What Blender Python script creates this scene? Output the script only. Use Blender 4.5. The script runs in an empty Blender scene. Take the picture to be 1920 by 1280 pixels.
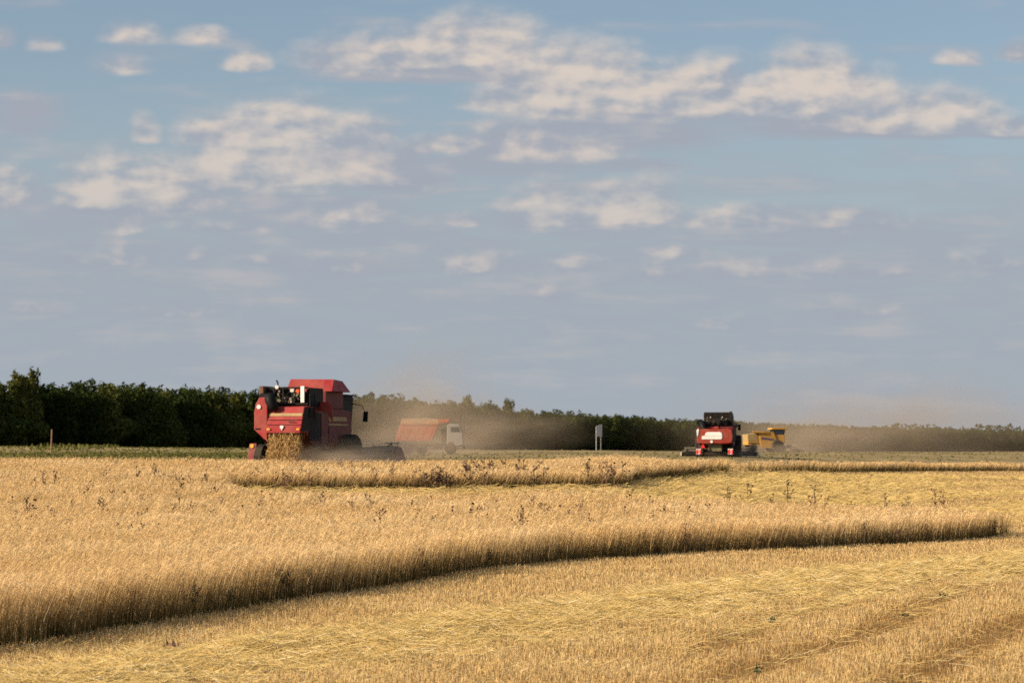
import bpy, bmesh, math, random
import numpy as np
from mathutils import Vector, Matrix
C = bpy.context.scene.collection
scene = bpy.context.scene
R = math.radians
random.seed(7)
RNG = np.random.default_rng(7)

# ------------------------------------------------------------------ camera, sky, sun, exposure
F = 4400.0                      # focal length in photo pixels (1920 wide)
EYE = 2.75
HOR = 845.0
PITCH = math.atan((HOR - 640) / F)
cd = bpy.data.cameras.new('camera'); cam = bpy.data.objects.new('camera', cd); C.objects.link(cam)
cam.location = (0, 0, EYE); cam.rotation_euler = (math.pi/2 + PITCH, 0, 0)
cd.sensor_fit = 'HORIZONTAL'; cd.sensor_width = 36; cd.lens = 36 * F / 1920
cd.clip_start = 0.5; cd.clip_end = 20000
cd.dof.use_dof = True; cd.dof.focus_distance = 48; cd.dof.aperture_fstop = 2.6
scene.camera = cam
scene.render.engine = 'CYCLES'
scene.view_settings.view_transform = 'Standard'
scene.view_settings.look = 'None'
scene.view_settings.exposure = 0.60
scene.view_settings.gamma = 1.0
cy = scene.cycles
cy.max_bounces = 5; cy.diffuse_bounces = 2; cy.glossy_bounces = 2; cy.transmission_bounces = 3
cy.transparent_max_bounces = 8; cy.volume_bounces = 1
cy.volume_step_rate = 2.0; cy.volume_max_steps = 96
cy.use_denoising = False
cy.use_adaptive_sampling = True; cy.adaptive_threshold = .008; cy.adaptive_min_samples = 80
cy.caustics_reflective = False; cy.caustics_refractive = False

SUN_EL, SUN_AZ = R(25), R(-112)          # azimuth clockwise from +Y (view direction)
sd = bpy.data.lights.new('sun', 'SUN'); sun = bpy.data.objects.new('sun', sd); C.objects.link(sun)
to_sun = Vector((math.sin(SUN_AZ)*math.cos(SUN_EL), math.cos(SUN_AZ)*math.cos(SUN_EL), math.sin(SUN_EL)))
sun.rotation_euler = to_sun.to_track_quat('Z', 'Y').to_euler()
sun.location = (-40, -20, 30)
sd.energy = 5.0; sd.angle = R(0.5); sd.color = (1.0, 0.84, 0.64)

# clouds: (x, base y, half width, height above base, depth below base, weight) on a plate of sky directions, 4400 units per unit tangent
CLOUDS = [
 # bright heaps
 (690,122,150,56,26,1.0),(790,120,150,62,26,1.0),(890,116,140,76,28,1.1),(960,116,80,50,24,.85),
 (1080,198,150,96,26,1.2),(960,196,110,44,18,.95),(1200,206,170,72,24,1.1),(1320,206,130,82,26,1.1),(1430,212,120,66,26,1.0),
 (1520,204,110,86,34,1.2),(1610,218,100,76,24,1.1),
 (1750,244,150,66,18,1.1),(1650,248,100,26,12,.9),(1890,250,100,30,12,1.0),
 (430,262,110,52,20,1.0),(530,262,150,70,22,1.05),(640,264,110,54,20,.95),
 (840,274,120,30,20,.85),(970,284,130,56,26,.9),(1080,290,130,44,26,.75),
 (440,344,110,70,24,1.15),(560,342,150,68,24,1.15),(700,344,120,58,24,.95),
 (195,386,100,78,22,1.15),(310,386,90,72,22,1.15),(10,378,90,64,22,.9),
 (1030,418,110,60,18,1.05),(1165,418,100,60,18,1.1),(1225,414,60,64,18,1.1),
 (1390,416,150,32,18,.95),(1580,422,200,36,22,.85),
 (250,66,90,40,30,.66),(375,66,90,32,28,.64),(225,126,90,42,22,.66),(460,122,62,42,16,.8),
 (0,76,40,40,24,.7),(75,84,56,30,20,.58),(268,258,40,56,18,.72),
 (1802,112,70,32,16,.7),(1915,104,60,34,16,.72),
 (230,432,60,36,16,.8),(630,424,150,38,18,.85),(690,412,60,36,14,.9),(430,428,150,28,18,.72),(868,418,56,22,12,.8),
 (225,494,84,44,18,.8),(362,484,50,20,10,.9),(640,506,180,34,18,.75),(900,506,130,44,18,.8),(1060,500,130,32,18,.7),
 (1258,480,74,18,10,1.0),(1240,522,100,42,20,.75),(1390,514,110,42,20,.85),(1600,514,240,34,22,.72),(1850,500,130,42,22,.7),
 (1030,556,80,28,14,.75),(500,492,84,20,12,.75),(140,490,90,22,12,.7),(1350,612,120,32,18,.7),(1600,590,160,34,20,.66),
 (330,590,160,26,16,.62),(560,612,120,24,14,.62),(60,584,110,24,14,.62),
 # low grey sheets under and between them
 (1130,-240,280,26,60,.72),(960,-300,300,30,50,.60),(1180,-310,190,20,22,.50),(720,-290,170,30,60,.62),(760,-350,150,50,40,.55),
 (500,-392,420,30,36,.62),(240,-410,260,26,34,.55),(90,-420,160,30,50,.50),(50,-228,110,46,36,.60),
 (1500,-450,280,26,36,.62),(1720,-450,220,26,34,.58),(1120,-440,200,20,26,.55),(700,-450,300,24,34,.55),(400,-250,60,20,26,.5),(900,-460,200,20,26,.5),
 (1500,-540,500,26,36,.50),(500,-530,560,26,40,.50),(1100,-600,600,22,30,.42),(1540,-240,240,20,30,.60),(820,-140,260,16,20,.62),
]
wd = bpy.data.worlds.new("World"); scene.world = wd; wd.use_nodes = True
SKY_STRENGTH = 0.071
def build_world():
    nt = wd.node_tree; N = nt.nodes; L = nt.links
    def put(n, *vals):
        for i, v in enumerate(vals):
            if v is None: continue
            if isinstance(v, (int, float, tuple)): n.inputs[i].default_value = v
            else: L.new(v, n.inputs[i])
        return n
    def m(op, a=None, b=None, c=None, clamp=False):
        n = N.new('ShaderNodeMath'); n.operation = op; n.use_clamp = clamp; return put(n, a, b, c).outputs[0]
    def vm(op, a, b=None, c=None):
        n = N.new('ShaderNodeVectorMath'); n.operation = op; put(n, a, b, c)
        return n.outputs['Value'] if op in ('LENGTH', 'DOT_PRODUCT') else n.outputs[0]
    def rng(v, a, b, c, d, smooth=True):
        n = N.new('ShaderNodeMapRange'); n.interpolation_type = 'SMOOTHSTEP' if smooth else 'LINEAR'; return put(n, v, a, b, c, d).outputs[0]
    def noise(v, detail, rough, out=0):
        n = N.new('ShaderNodeTexNoise'); n.noise_dimensions = '2D'; n.inputs['Scale'].default_value = 1.0; n.inputs['Detail'].default_value = detail; n.inputs['Roughness'].default_value = rough
        L.new(v, n.inputs['Vector']); return n.outputs[out]
    def mixc(f, a, b):
        n = N.new('ShaderNodeMix'); n.data_type = 'RGBA'; L.new(f, n.inputs['Factor'])
        for key, v in (('A', a), ('B', b)):
            if isinstance(v, tuple): n.inputs[key].default_value = v
            else: L.new(v, n.inputs[key])
        return n.outputs['Result']
    tc = N.new('ShaderNodeTexCoord'); sx = N.new('ShaderNodeSeparateXYZ'); L.new(tc.outputs['Generated'], sx.inputs[0])
    yy = m('MAXIMUM', m('ABSOLUTE', sx.outputs[1]), .12)
    px = m('MULTIPLY_ADD', m('DIVIDE', sx.outputs[0], yy), 4400.0, 960.0)
    py = m('MULTIPLY_ADD', m('DIVIDE', sx.outputs[2], yy), -4400.0, HOR)
    cb = N.new('ShaderNodeCombineXYZ'); put(cb, px, py); P = cb.outputs[0]
    w = noise(vm('MULTIPLY_ADD', P, (1/120, 1/75, 0), (7.3, 2.1, 0)), 3, .5, 'Color')
    Q = vm('ADD', P, vm('MULTIPLY', vm('SUBTRACT', w, (.5, .5, .5)), (34, 12, 0)))
    heap = light = sheet = None
    for (x, y, rx, h, dpt, wgt) in CLOUDS:
        rx *= GROW[0]; h *= GROW[1]; dpt *= GROW[2]
        if y > 0:
            a = vm('MULTIPLY_ADD', Q, (1/rx, -1/h, 0), (-x/rx, y/h, 0))
            b = vm('MAXIMUM', a, vm('MULTIPLY', a, (1, -h/dpt, 1)))
            l = m('MULTIPLY_ADD', vm('LENGTH', b), -1.0, wgt)
            g = m('ADD', l, vm('DOT_PRODUCT', a, (-.22, .85, 0)))
            heap = l if heap is None else m('SMOOTH_MAX', heap, l, .10)
            light = g if light is None else m('SMOOTH_MAX', light, g, .10)
        else:
            y = -y; hh = (h + dpt)*.6; yc = y + (dpt-h)*.5
            l = m('MULTIPLY_ADD', vm('LENGTH', vm('MULTIPLY_ADD', Q, (1/rx, -1/hh, 0), (-x/rx, yc/hh, 0))), -1.0, wgt)
            sheet = l if sheet is None else m('SMOOTH_MAX', sheet, l, .15)
    PN = vm('MULTIPLY', P, (1/95, 1/50, 0))
    n0 = noise(PN, 5, .5); n1 = noise(vm('ADD', PN, (-.16, -.30, 0)), 3, .5)
    ns = noise(vm('MULTIPLY_ADD', P, (1/300, 1/42, 0), (3.1, 8.4, 0)), 5, .55)
    d = m('ADD', heap, m('MULTIPLY_ADD', n0, .40, -.18))
    low = rng(py, 200, 480, -.40, .10, False)
    ds = m('ADD', m('MAXIMUM', sheet, low), m('MULTIPLY_ADD', ns, 1.0, -.36))
    fade = rng(py, 130, 680, 1.0, .52, False)
    ah = m('MULTIPLY', rng(d, -.16, .52, 0, .92), fade)
    asht = m('MULTIPLY', rng(ds, -.28, .38, 0, .92), m('MULTIPLY', fade, 1.15))
    lit = rng(m('ADD', m('MULTIPLY', light, .75), m('MULTIPLY', m('SUBTRACT', n0, n1), 1.6)), .26, 1.15, 0, 1)
    lits = rng(m('MULTIPLY_ADD', m('SUBTRACT', n0, .5), 1.0, m('MULTIPLY', m('SUBTRACT', ns, .5), 2.2)), -.05, .75, 0, .70)
    k = 10.0
    shade_c = (.338*k, .370*k, .430*k, 1); lit_c = (.67*k, .58*k, .51*k, 1)
    sk = N.new('ShaderNodeTexSky'); sk.sky_type = 'NISHITA'; sk.sun_disc = False
    sk.sun_elevation = SUN_EL; sk.sun_rotation = SUN_AZ; sk.ozone_density = 1.5; sk.dust_density = 1.0; sk.air_density = 1.0
    # grey air low in the sky
    base = mixc(rng(py, 20, 660, .22, .95), sk.outputs[0], (.345*k, .402*k, .449*k, 1))
    s1 = mixc(asht, base, mixc(lits, shade_c, (.50*k, .46*k, .46*k, 1)))
    s2 = mixc(ah, s1, mixc(lit, shade_c, lit_c))
    bg = N['Background']; bg.inputs[1].default_value = SKY_STRENGTH; L.new(s2, bg.inputs[0])
    wd.cycles.sampling_method = 'MANUAL'; wd.cycles.sample_map_resolution = 256
GROW = (1.10, 1.32, .85)
build_world()

# ------------------------------------------------------------------ materials
def mat(name, col, rough=.7, var=.15, scale=3.0, metallic=0.0, spec=.3, bump=0.0, dust=None):
    mt = bpy.data.materials.new(name); mt.use_nodes = True
    nt = mt.node_tree; b = nt.nodes['Principled BSDF']
    b.inputs['Roughness'].default_value = rough; b.inputs['Metallic'].default_value = metallic
    b.inputs['Specular IOR Level'].default_value = spec
    tc = nt.nodes.new('ShaderNodeTexCoord')
    no = nt.nodes.new('ShaderNodeTexNoise'); no.inputs['Scale'].default_value = scale; no.inputs['Detail'].default_value = 5
    nt.links.new(tc.outputs['Object'], no.inputs['Vector'])
    cr = nt.nodes.new('ShaderNodeValToRGB')
    e = cr.color_ramp.elements
    lo = [c*(1-var) for c in col]; hi = [min(1, c*(1+var)) for c in col]
    e[0].position = .32; e[0].color = (*lo, 1); e[1].position = .68; e[1].color = (*hi, 1)
    nt.links.new(no.outputs[0], cr.inputs[0]); out = cr.outputs[0]
    if dust:
        n2 = nt.nodes.new('ShaderNodeTexNoise'); n2.inputs['Scale'].default_value = 1.3; n2.inputs['Detail'].default_value = 7; n2.inputs['Roughness'].default_value = .65
        nt.links.new(tc.outputs['Object'], n2.inputs['Vector'])
        mr = nt.nodes.new('ShaderNodeMapRange')
        for i, v in ((1, .38), (2, .75), (3, 0), (4, dust)): mr.inputs[i].default_value = v
        nt.links.new(n2.outputs[0], mr.inputs[0])
        mx = nt.nodes.new('ShaderNodeMix'); mx.data_type = 'RGBA'; nt.links.new(mr.outputs[0], mx.inputs['Factor'])
        nt.links.new(out, mx.inputs['A']); mx.inputs['B'].default_value = (.36, .27, .17, 1); out = mx.outputs['Result']
    nt.links.new(out, b.inputs['Base Color'])
    if bump:
        bp = nt.nodes.new('ShaderNodeBump'); bp.inputs['Strength'].default_value = bump; bp.inputs['Distance'].default_value = .05
        nt.links.new(no.outputs[0], bp.inputs['Height']); nt.links.new(bp.outputs[0], b.inputs['Normal'])
    return mt

def straw_mat(name, ramp, base, trans=.3):
    """ribbons: attribute v picks the straw's own colour, t runs 0 at the foot to 1 at the tip"""
    mt = bpy.data.materials.new(name); mt.use_nodes = True
    nt = mt.node_tree; nt.nodes.remove(nt.nodes['Principled BSDF'])
    a = nt.nodes.new('ShaderNodeAttribute'); a.attribute_name = 'v'
    t = nt.nodes.new('ShaderNodeAttribute'); t.attribute_name = 't'
    cr = nt.nodes.new('ShaderNodeValToRGB'); e = cr.color_ramp.elements
    while len(e) < len(ramp): e.new(.5)
    for i, (p, c) in enumerate(ramp): e[i].position = p; e[i].color = (*c, 1)
    nt.links.new(a.outputs['Fac'], cr.inputs[0])
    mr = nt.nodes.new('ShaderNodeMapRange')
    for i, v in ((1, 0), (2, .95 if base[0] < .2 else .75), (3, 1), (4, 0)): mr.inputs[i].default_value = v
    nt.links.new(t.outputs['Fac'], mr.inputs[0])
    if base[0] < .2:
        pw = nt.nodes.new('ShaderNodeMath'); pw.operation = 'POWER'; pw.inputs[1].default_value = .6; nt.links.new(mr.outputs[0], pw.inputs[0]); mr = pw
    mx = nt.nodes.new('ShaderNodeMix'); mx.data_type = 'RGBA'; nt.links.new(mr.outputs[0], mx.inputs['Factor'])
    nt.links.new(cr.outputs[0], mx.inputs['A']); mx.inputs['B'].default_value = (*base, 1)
    d = nt.nodes.new('ShaderNodeBsdfDiffuse'); tr = nt.nodes.new('ShaderNodeBsdfTranslucent'); ms = nt.nodes.new('ShaderNodeMixShader')
    ms.inputs[0].default_value = trans
    for s in (d, tr): nt.links.new(mx.outputs['Result'], s.inputs['Color'])
    nt.links.new(d.outputs[0], ms.inputs[1]); nt.links.new(tr.outputs[0], ms.inputs[2])
    nt.links.new(ms.outputs[0], nt.nodes['Material Output'].inputs[0])
    return mt

def leaf_mat(name, c1, c2, trans=.25):
    mt = bpy.data.materials.new(name); mt.use_nodes = True
    nt = mt.node_tree; nt.nodes.remove(nt.nodes['Principled BSDF'])
    g = nt.nodes.new('ShaderNodeNewGeometry'); oi = nt.nodes.new('ShaderNodeObjectInfo')
    ad = nt.nodes.new('ShaderNodeMath'); ad.operation = 'MULTIPLY_ADD'; ad.inputs[1].default_value = .55
    nt.links.new(g.outputs['Random Per Island'], ad.inputs[0])
    m2 = nt.nodes.new('ShaderNodeMath'); m2.operation = 'MULTIPLY'; m2.inputs[1].default_value = .45; nt.links.new(oi.outputs['Random'], m2.inputs[0])
    nt.links.new(m2.outputs[0], ad.inputs[2])
    mx = nt.nodes.new('ShaderNodeMix'); mx.data_type = 'RGBA'; nt.links.new(ad.outputs[0], mx.inputs['Factor'])
    mx.inputs['A'].default_value = (*c1, 1); mx.inputs['B'].default_value = (*c2, 1)
    d = nt.nodes.new('ShaderNodeBsdfDiffuse'); tr = nt.nodes.new('ShaderNodeBsdfTranslucent'); ms = nt.nodes.new('ShaderNodeMixShader')
    ms.inputs[0].default_value = trans
    for s in (d, tr): nt.links.new(mx.outputs['Result'], s.inputs['Color'])
    nt.links.new(d.outputs[0], ms.inputs[1]); nt.links.new(tr.outputs[0], ms.inputs[2])
    nt.links.new(ms.outputs[0], nt.nodes['Material Output'].inputs[0])
    return mt

M = {}
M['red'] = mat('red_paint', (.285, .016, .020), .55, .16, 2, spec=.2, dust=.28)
M['red_shaded'] = mat('dusty_shaded_red_paint', (.13, .011, .012), .55, .2, 2, spec=.2, dust=.16)  # darker copy of the red: shade of the machine's unlit side painted in
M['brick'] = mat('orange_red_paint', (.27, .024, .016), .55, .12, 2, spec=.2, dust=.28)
M['maroon'] = mat('maroon_paint', (.20, .018, .03), .5, .15, 3, dust=.3)
M['dark'] = mat('dark_steel', (.016, .014, .013), .7, .3, 5, spec=.12, dust=.08)
M['black'] = mat('black_plastic', (.008, .008, .008), .6, .2, 4, spec=.15)
M['rubber'] = mat('tyre_rubber', (.015, .014, .013), .9, .2, 6, spec=.1, dust=.22)
M['rim'] = mat('grey_rim', (.22, .21, .2), .5, .15, 6, dust=.3)
M['pale_steel'] = mat('pale_header_steel', (.44, .37, .26), .65, .25, 5, spec=.15, dust=.3)
M['header'] = mat('dusty_header_paint', (.17, .14, .085), .7, .3, 4, spec=.15, dust=.3)
M['steel'] = mat('worn_steel', (.20, .165, .12), .6, .25, 5, spec=.2, dust=.3)
M['white'] = mat('white_paint', (.76, .74, .70), .5, .05, 3, dust=.15)
M['cream'] = mat('cream_panel', (.60, .55, .47), .6, .15, 3)
M['brown'] = mat('rusty_screen', (.15, .075, .045), .8, .3, 6)
M['gold'] = mat('tan_stripe', (.36, .24, .10), .55, .15, 4)
M['olive'] = mat('olive_metal', (.13, .115, .06), .6, .3, 4, dust=.2)
M['orange'] = mat('orange_plastic', (.75, .10, .03), .4, .08, 4)
M['amber'] = mat('amber_lens', (.80, .40, .06), .3, .05, 4)
M['glass'] = mat('cab_glass', (.02, .025, .03), .08, .1, 2, spec=.6)
M['yellow'] = mat('yellow_paint', (.52, .26, .04), .5, .1, 2, spec=.3, dust=.3)
M['blue'] = mat('blue_decal', (.03, .05, .17), .5, .1, 4)
M['truck_box'] = mat('orange_truck_paint', (.46, .070, .026), .6, .12, 2, dust=.4)
M['truck_cab'] = mat('pale_cab_paint', (.27, .265, .25), .55, .1, 2, dust=.35)
M['tan_board'] = mat('tan_board', (.46, .25, .12), .8, .2, 3)
M['wood'] = mat('weathered_wood', (.25, .15, .08), .85, .25, 8)
M['sign'] = mat('sign_back', (.48, .48, .47), .6, .06, 2)
M['post_grey'] = mat('grey_post', (.40, .40, .39), .6, .1, 4)
M['hazred'] = mat('warning_red', (.72, .03, .03), .4, .05, 3)
M['bark'] = mat('bark', (.07, .055, .04), .9, .3, 4)
M['bark_pale'] = mat('pale_bark', (.26, .22, .17), .9, .3, 4)
M['leaf_dark'] = leaf_mat('dark_leaves', (.011, .019, .005), (.048, .066, .018))
M['leaf_mid'] = leaf_mat('green_leaves', (.026, .038, .009), (.080, .098, .025))
M['leaf_pale'] = leaf_mat('yellow_green_leaves', (.055, .064, .015), (.14, .14, .038))
M['weed'] = mat('dry_weed', (.19, .105, .065), .9, .4, 30)
M['weed_dark'] = mat('dark_dry_weed', (.080, .047, .032), .9, .4, 30)
M['weed_olive'] = mat('olive_weed', (.095, .085, .035), .85, .35, 30)
M['weed_green'] = mat('green_weed', (.045, .060, .022), .8, .3, 30)
M['wheat'] = straw_mat('ripe_wheat', [(0, (.56, .345, .135)), (.35, (.80, .53, .235)), (.7, (.90, .63, .31)), (1, (.95, .75, .45))], (.13, .098, .035), .32)  # foot colour: greenish stalk bases with the cut edge's shade painted in
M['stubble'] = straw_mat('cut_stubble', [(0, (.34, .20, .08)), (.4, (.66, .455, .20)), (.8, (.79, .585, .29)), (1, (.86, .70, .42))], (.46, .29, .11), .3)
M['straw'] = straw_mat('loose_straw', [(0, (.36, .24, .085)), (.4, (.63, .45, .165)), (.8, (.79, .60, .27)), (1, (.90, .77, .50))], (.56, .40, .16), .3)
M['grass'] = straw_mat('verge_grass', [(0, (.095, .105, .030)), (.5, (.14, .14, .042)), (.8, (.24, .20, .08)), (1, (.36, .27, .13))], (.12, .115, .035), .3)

# ------------------------------------------------------------------ terrain
_D = np.array([-400, 0, 50, 60, 70, 80, 95, 106, 115, 130, 185, 215, 320, 600, 1000, 4000.])
_Z = np.array([0, 0, 0, .03, .15, .46, 1.18, 1.72, 2.0, 2.2, 2.32, 2.42, 2.48, 2.48, 2.4, 2.2])
_dd = np.arange(-400, 4001, 1.0); _zz = np.interp(_dd, _D, _Z)
_k = np.hanning(13); _k /= _k.sum(); _zz = np.convolve(np.pad(_zz, 6, mode='edge'), _k, mode='valid')
_A = [-9, .2, .4, .55, .75, 1.0, 1.3, 9]; _G = [0, 0, .42, 1.15, 2.4, 4.0, 5.5, 5.5]
def tz(x, y):
    x = np.asarray(x, float); y = np.asarray(y, float)
    a = x / (np.maximum(y, 30) * 960 / F)
    gq = np.interp(a, _A, _G)
    far = np.clip((y - 300) / 200, 0, 1)
    ye = np.where(y > 60, 60 + (y - 60) / (1 + gq * (1 - far)), y)
    z = np.interp(ye, _dd, _zz)
    z = z + .02*np.sin(x*.9 + y*.23) * np.cos(y*.31 - x*.17) + .012*np.sin(x*2.3 + 1)*np.sin(y*1.7)
    # low bank that carries the road in front of the wood
    br = np.interp(x, [-200, -70, -40, 0, 40, 90, 200], [.95, .9, .62, .38, .20, 0, 0])
    z = z + br * np.exp(-((y - 300 - np.maximum(x, -60)*.25) / 22)**2)
    return z
CP, SP = math.cos(PITCH), math.sin(PITCH)
def ray(px, py):
    c = ((px - 960)/F, (640 - py)/F, 1.0)
    return np.array([c[0], CP*c[2] - SP*c[1], SP*c[2] + CP*c[1]])
_T = np.concatenate([np.arange(20, 130, .05), np.arange(130, 420, .25)])
def at(px, py, h=0.0):
    """ground point (or the point h above it) that a sight line meets first"""
    d = ray(px, py); T = _T / d[1]
    x, y, z = d[0]*T, d[1]*T, EYE + d[2]*T
    hit = np.nonzero(z <= tz(x, y) + h)[0]
    i = hit[0] if len(hit) else len(T) - 1
    return float(x[i]), float(y[i])

# ------------------------------------------------------------------ object helpers
def tag(o, label=None, cat=None, group=None, kind=None):
    if label: o['label'] = label
    if cat: o['category'] = cat
    if group: o['group'] = group
    if kind: o['kind'] = kind
    return o
def empty(name, loc, rz=0.0):
    o = bpy.data.objects.new(name, None); o.empty_display_size = .3
    o.location = loc; o.rotation_euler = (0, 0, rz); C.objects.link(o); return o
class MB:
    """collects shapes for one mesh object"""
    def __init__(s): s.v = []; s.f = []
    def add(s, vs, fs):
        n = len(s.v); s.v += [tuple(v) for v in vs]; s.f += [tuple(i + n for i in f) for f in fs]; return s
    def box(s, x0, x1, y0, y1, z0, z1):
        return s.add([(x0,y0,z0),(x1,y0,z0),(x1,y1,z0),(x0,y1,z0),(x0,y0,z1),(x1,y0,z1),(x1,y1,z1),(x0,y1,z1)],
                     [(0,3,2,1),(4,5,6,7),(0,1,5,4),(1,2,6,5),(2,3,7,6),(3,0,4,7)])
    def hexa(s, lo, hi):
        """lower and upper quads, same winding"""
        return s.add(list(lo)+list(hi), [(3,2,1,0),(4,5,6,7),(0,1,5,4),(1,2,6,5),(2,3,7,6),(3,0,4,7)])
    def prism(s, poly, axis, a, b):
        """polygon of (u, w) extruded from a to b along axis x (u=y, w=z), y (u=x, w=z) or z"""
        def p(u, w, t): return {'x': (t,u,w), 'y': (u,t,w), 'z': (u,w,t)}[axis]
        n = len(poly)
        return s.add([p(u,w,a) for u,w in poly] + [p(u,w,b) for u,w in poly],
                     [tuple(range(n))[::-1], tuple(range(n, 2*n))] + [(i,(i+1)%n,n+(i+1)%n,n+i) for i in range(n)])
    def tube(s, pts, r, n=8):
        pts = [Vector(p) for p in pts]; rs = r if isinstance(r, (list, tuple)) else [r]*len(pts)
        vs = []; fs = []
        for i, p in enumerate(pts):
            d = (pts[min(i+1, len(pts)-1)] - pts[max(i-1, 0)]).normalized()
            u = d.cross(Vector((0,0,1)) if abs(d.z) < .9 else Vector((1,0,0))).normalized(); w = d.cross(u)
            vs += [p + rs[i]*(math.cos(t)*u + math.sin(t)*w) for t in (2*math.pi*k/n for k in range(n))]
        for i in range(len(pts)-1):
            fs += [(i*n+k, i*n+(k+1)%n, (i+1)*n+(k+1)%n, (i+1)*n+k) for k in range(n)]
        fs += [tuple(range(n))[::-1], tuple(range((len(pts)-1)*n, len(pts)*n))]
        return s.add(vs, fs)
    def lathe(s, prof, c, axis='x', n=24, lug=0):
        """profile (offset along axis, radius) turned about a horizontal axis through c"""
        vs = []; fs = []; m_ = len(prof)
        for k in range(n):
            t = 2*math.pi*k/n
            for (u, r) in prof:
                rr = r + (lug if (k % 2 and r > .8*max(q for _, q in prof)) else 0)
                a, b = rr*math.cos(t), rr*math.sin(t)
                vs.append((c[0]+u, c[1]+a, c[2]+b) if axis == 'x' else (c[0]+a, c[1]+u, c[2]+b))
        for k in range(n):
            k2 = (k+1) % n
            fs += [(k*m_+i, k2*m_+i, k2*m_+i+1, k*m_+i+1) for i in range(m_-1)]
        fs.append(tuple(k*m_ for k in range(n))); fs.append(tuple(k*m_+m_-1 for k in range(n))[::-1])
        return s.add(vs, fs)
    def build(s, name, material, parent=None, bevel=0.0, smooth=False):
        me = bpy.data.meshes.new(name); me.from_pydata(s.v, [], s.f); me.update()
        bm = bmesh.new(); bm.from_mesh(me); bmesh.ops.recalc_face_normals(bm, faces=bm.faces); bm.to_mesh(me); bm.free()
        if smooth: me.polygons.foreach_set('use_smooth', [True]*len(me.polygons))
        me.materials.append(material)
        o = bpy.data.objects.new(name, me); C.objects.link(o)
        if parent: o.parent = parent
        if bevel:
            b = o.modifiers.new('bevel', 'BEVEL'); b.width = bevel; b.segments = 2; b.limit_method = 'ANGLE'
        return o
def np_mesh(name, co, quads, material, attrs=None, smooth=False):
    me = bpy.data.meshes.new(name)
    me.vertices.add(len(co)); me.vertices.foreach_set('co', np.ascontiguousarray(co, np.float32).ravel())
    nf = len(quads); me.loops.add(nf*4); me.loops.foreach_set('vertex_index', np.ascontiguousarray(quads, np.int32).ravel())
    me.polygons.add(nf); me.polygons.foreach_set('loop_start', np.arange(0, nf*4, 4, dtype=np.int32))
    if smooth: me.polygons.foreach_set('use_smooth', np.ones(nf, bool))
    me.update(calc_edges=True)
    for k, a in (attrs or {}).items():
        at_ = me.attributes.new(k, 'FLOAT', 'POINT'); at_.data.foreach_set('value', np.ascontiguousarray(a, np.float32).ravel())
    me.materials.append(material)
    o = bpy.data.objects.new(name, me); C.objects.link(o); return o
def ribbons(P, W, S, V, T):
    """P (n,k,3) centre lines, W (n,k) half widths, S (n,3) side vectors -> verts, quads, v, t"""
    n, k = P.shape[:2]
    A = P - S[:, None, :]*W[..., None]; B = P + S[:, None, :]*W[..., None]
    co = np.stack([A, B], 2).reshape(-1, 3)
    base = (np.arange(n)*k*2)[:, None] + (np.arange(k-1)*2)[None, :]
    q = np.stack([base, base+1, base+3, base+2], -1).reshape(-1, 4)
    v = np.repeat(V, k*2); t = np.repeat(np.broadcast_to(T, (n, k)).ravel(), 2)
    return co, q, v, t
def join(parts):
    co = []; q = []; v = []; t = []; n = 0
    for (c, qq, vv, tt) in parts:
        co.append(c); q.append(qq + n); v.append(vv); t.append(tt); n += len(c)
    return np.concatenate(co), np.concatenate(q), np.concatenate(v), np.concatenate(t)
def inside(poly, x, y):
    r = np.zeros(len(x), bool); n = len(poly)
    for i in range(n):
        x0, y0 = poly[i]; x1, y1 = poly[(i+1) % n]
        if y0 == y1: continue
        c = ((y0 > y) != (y1 > y)) & (x < (x1-x0)*(y-y0)/(y1-y0) + x0); r ^= c
    return r
def smooth_noise(x, y, s, seed):
    r = np.random.default_rng(seed); z = np.zeros_like(x)
    for _ in range(7):
        a = r.uniform(0, 2*math.pi); f = r.uniform(.5, 1.6)/s
        z += np.sin((x*math.cos(a) + y*math.sin(a))*f*2*math.pi + r.uniform(0, 6.28))
    return z/7

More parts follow.
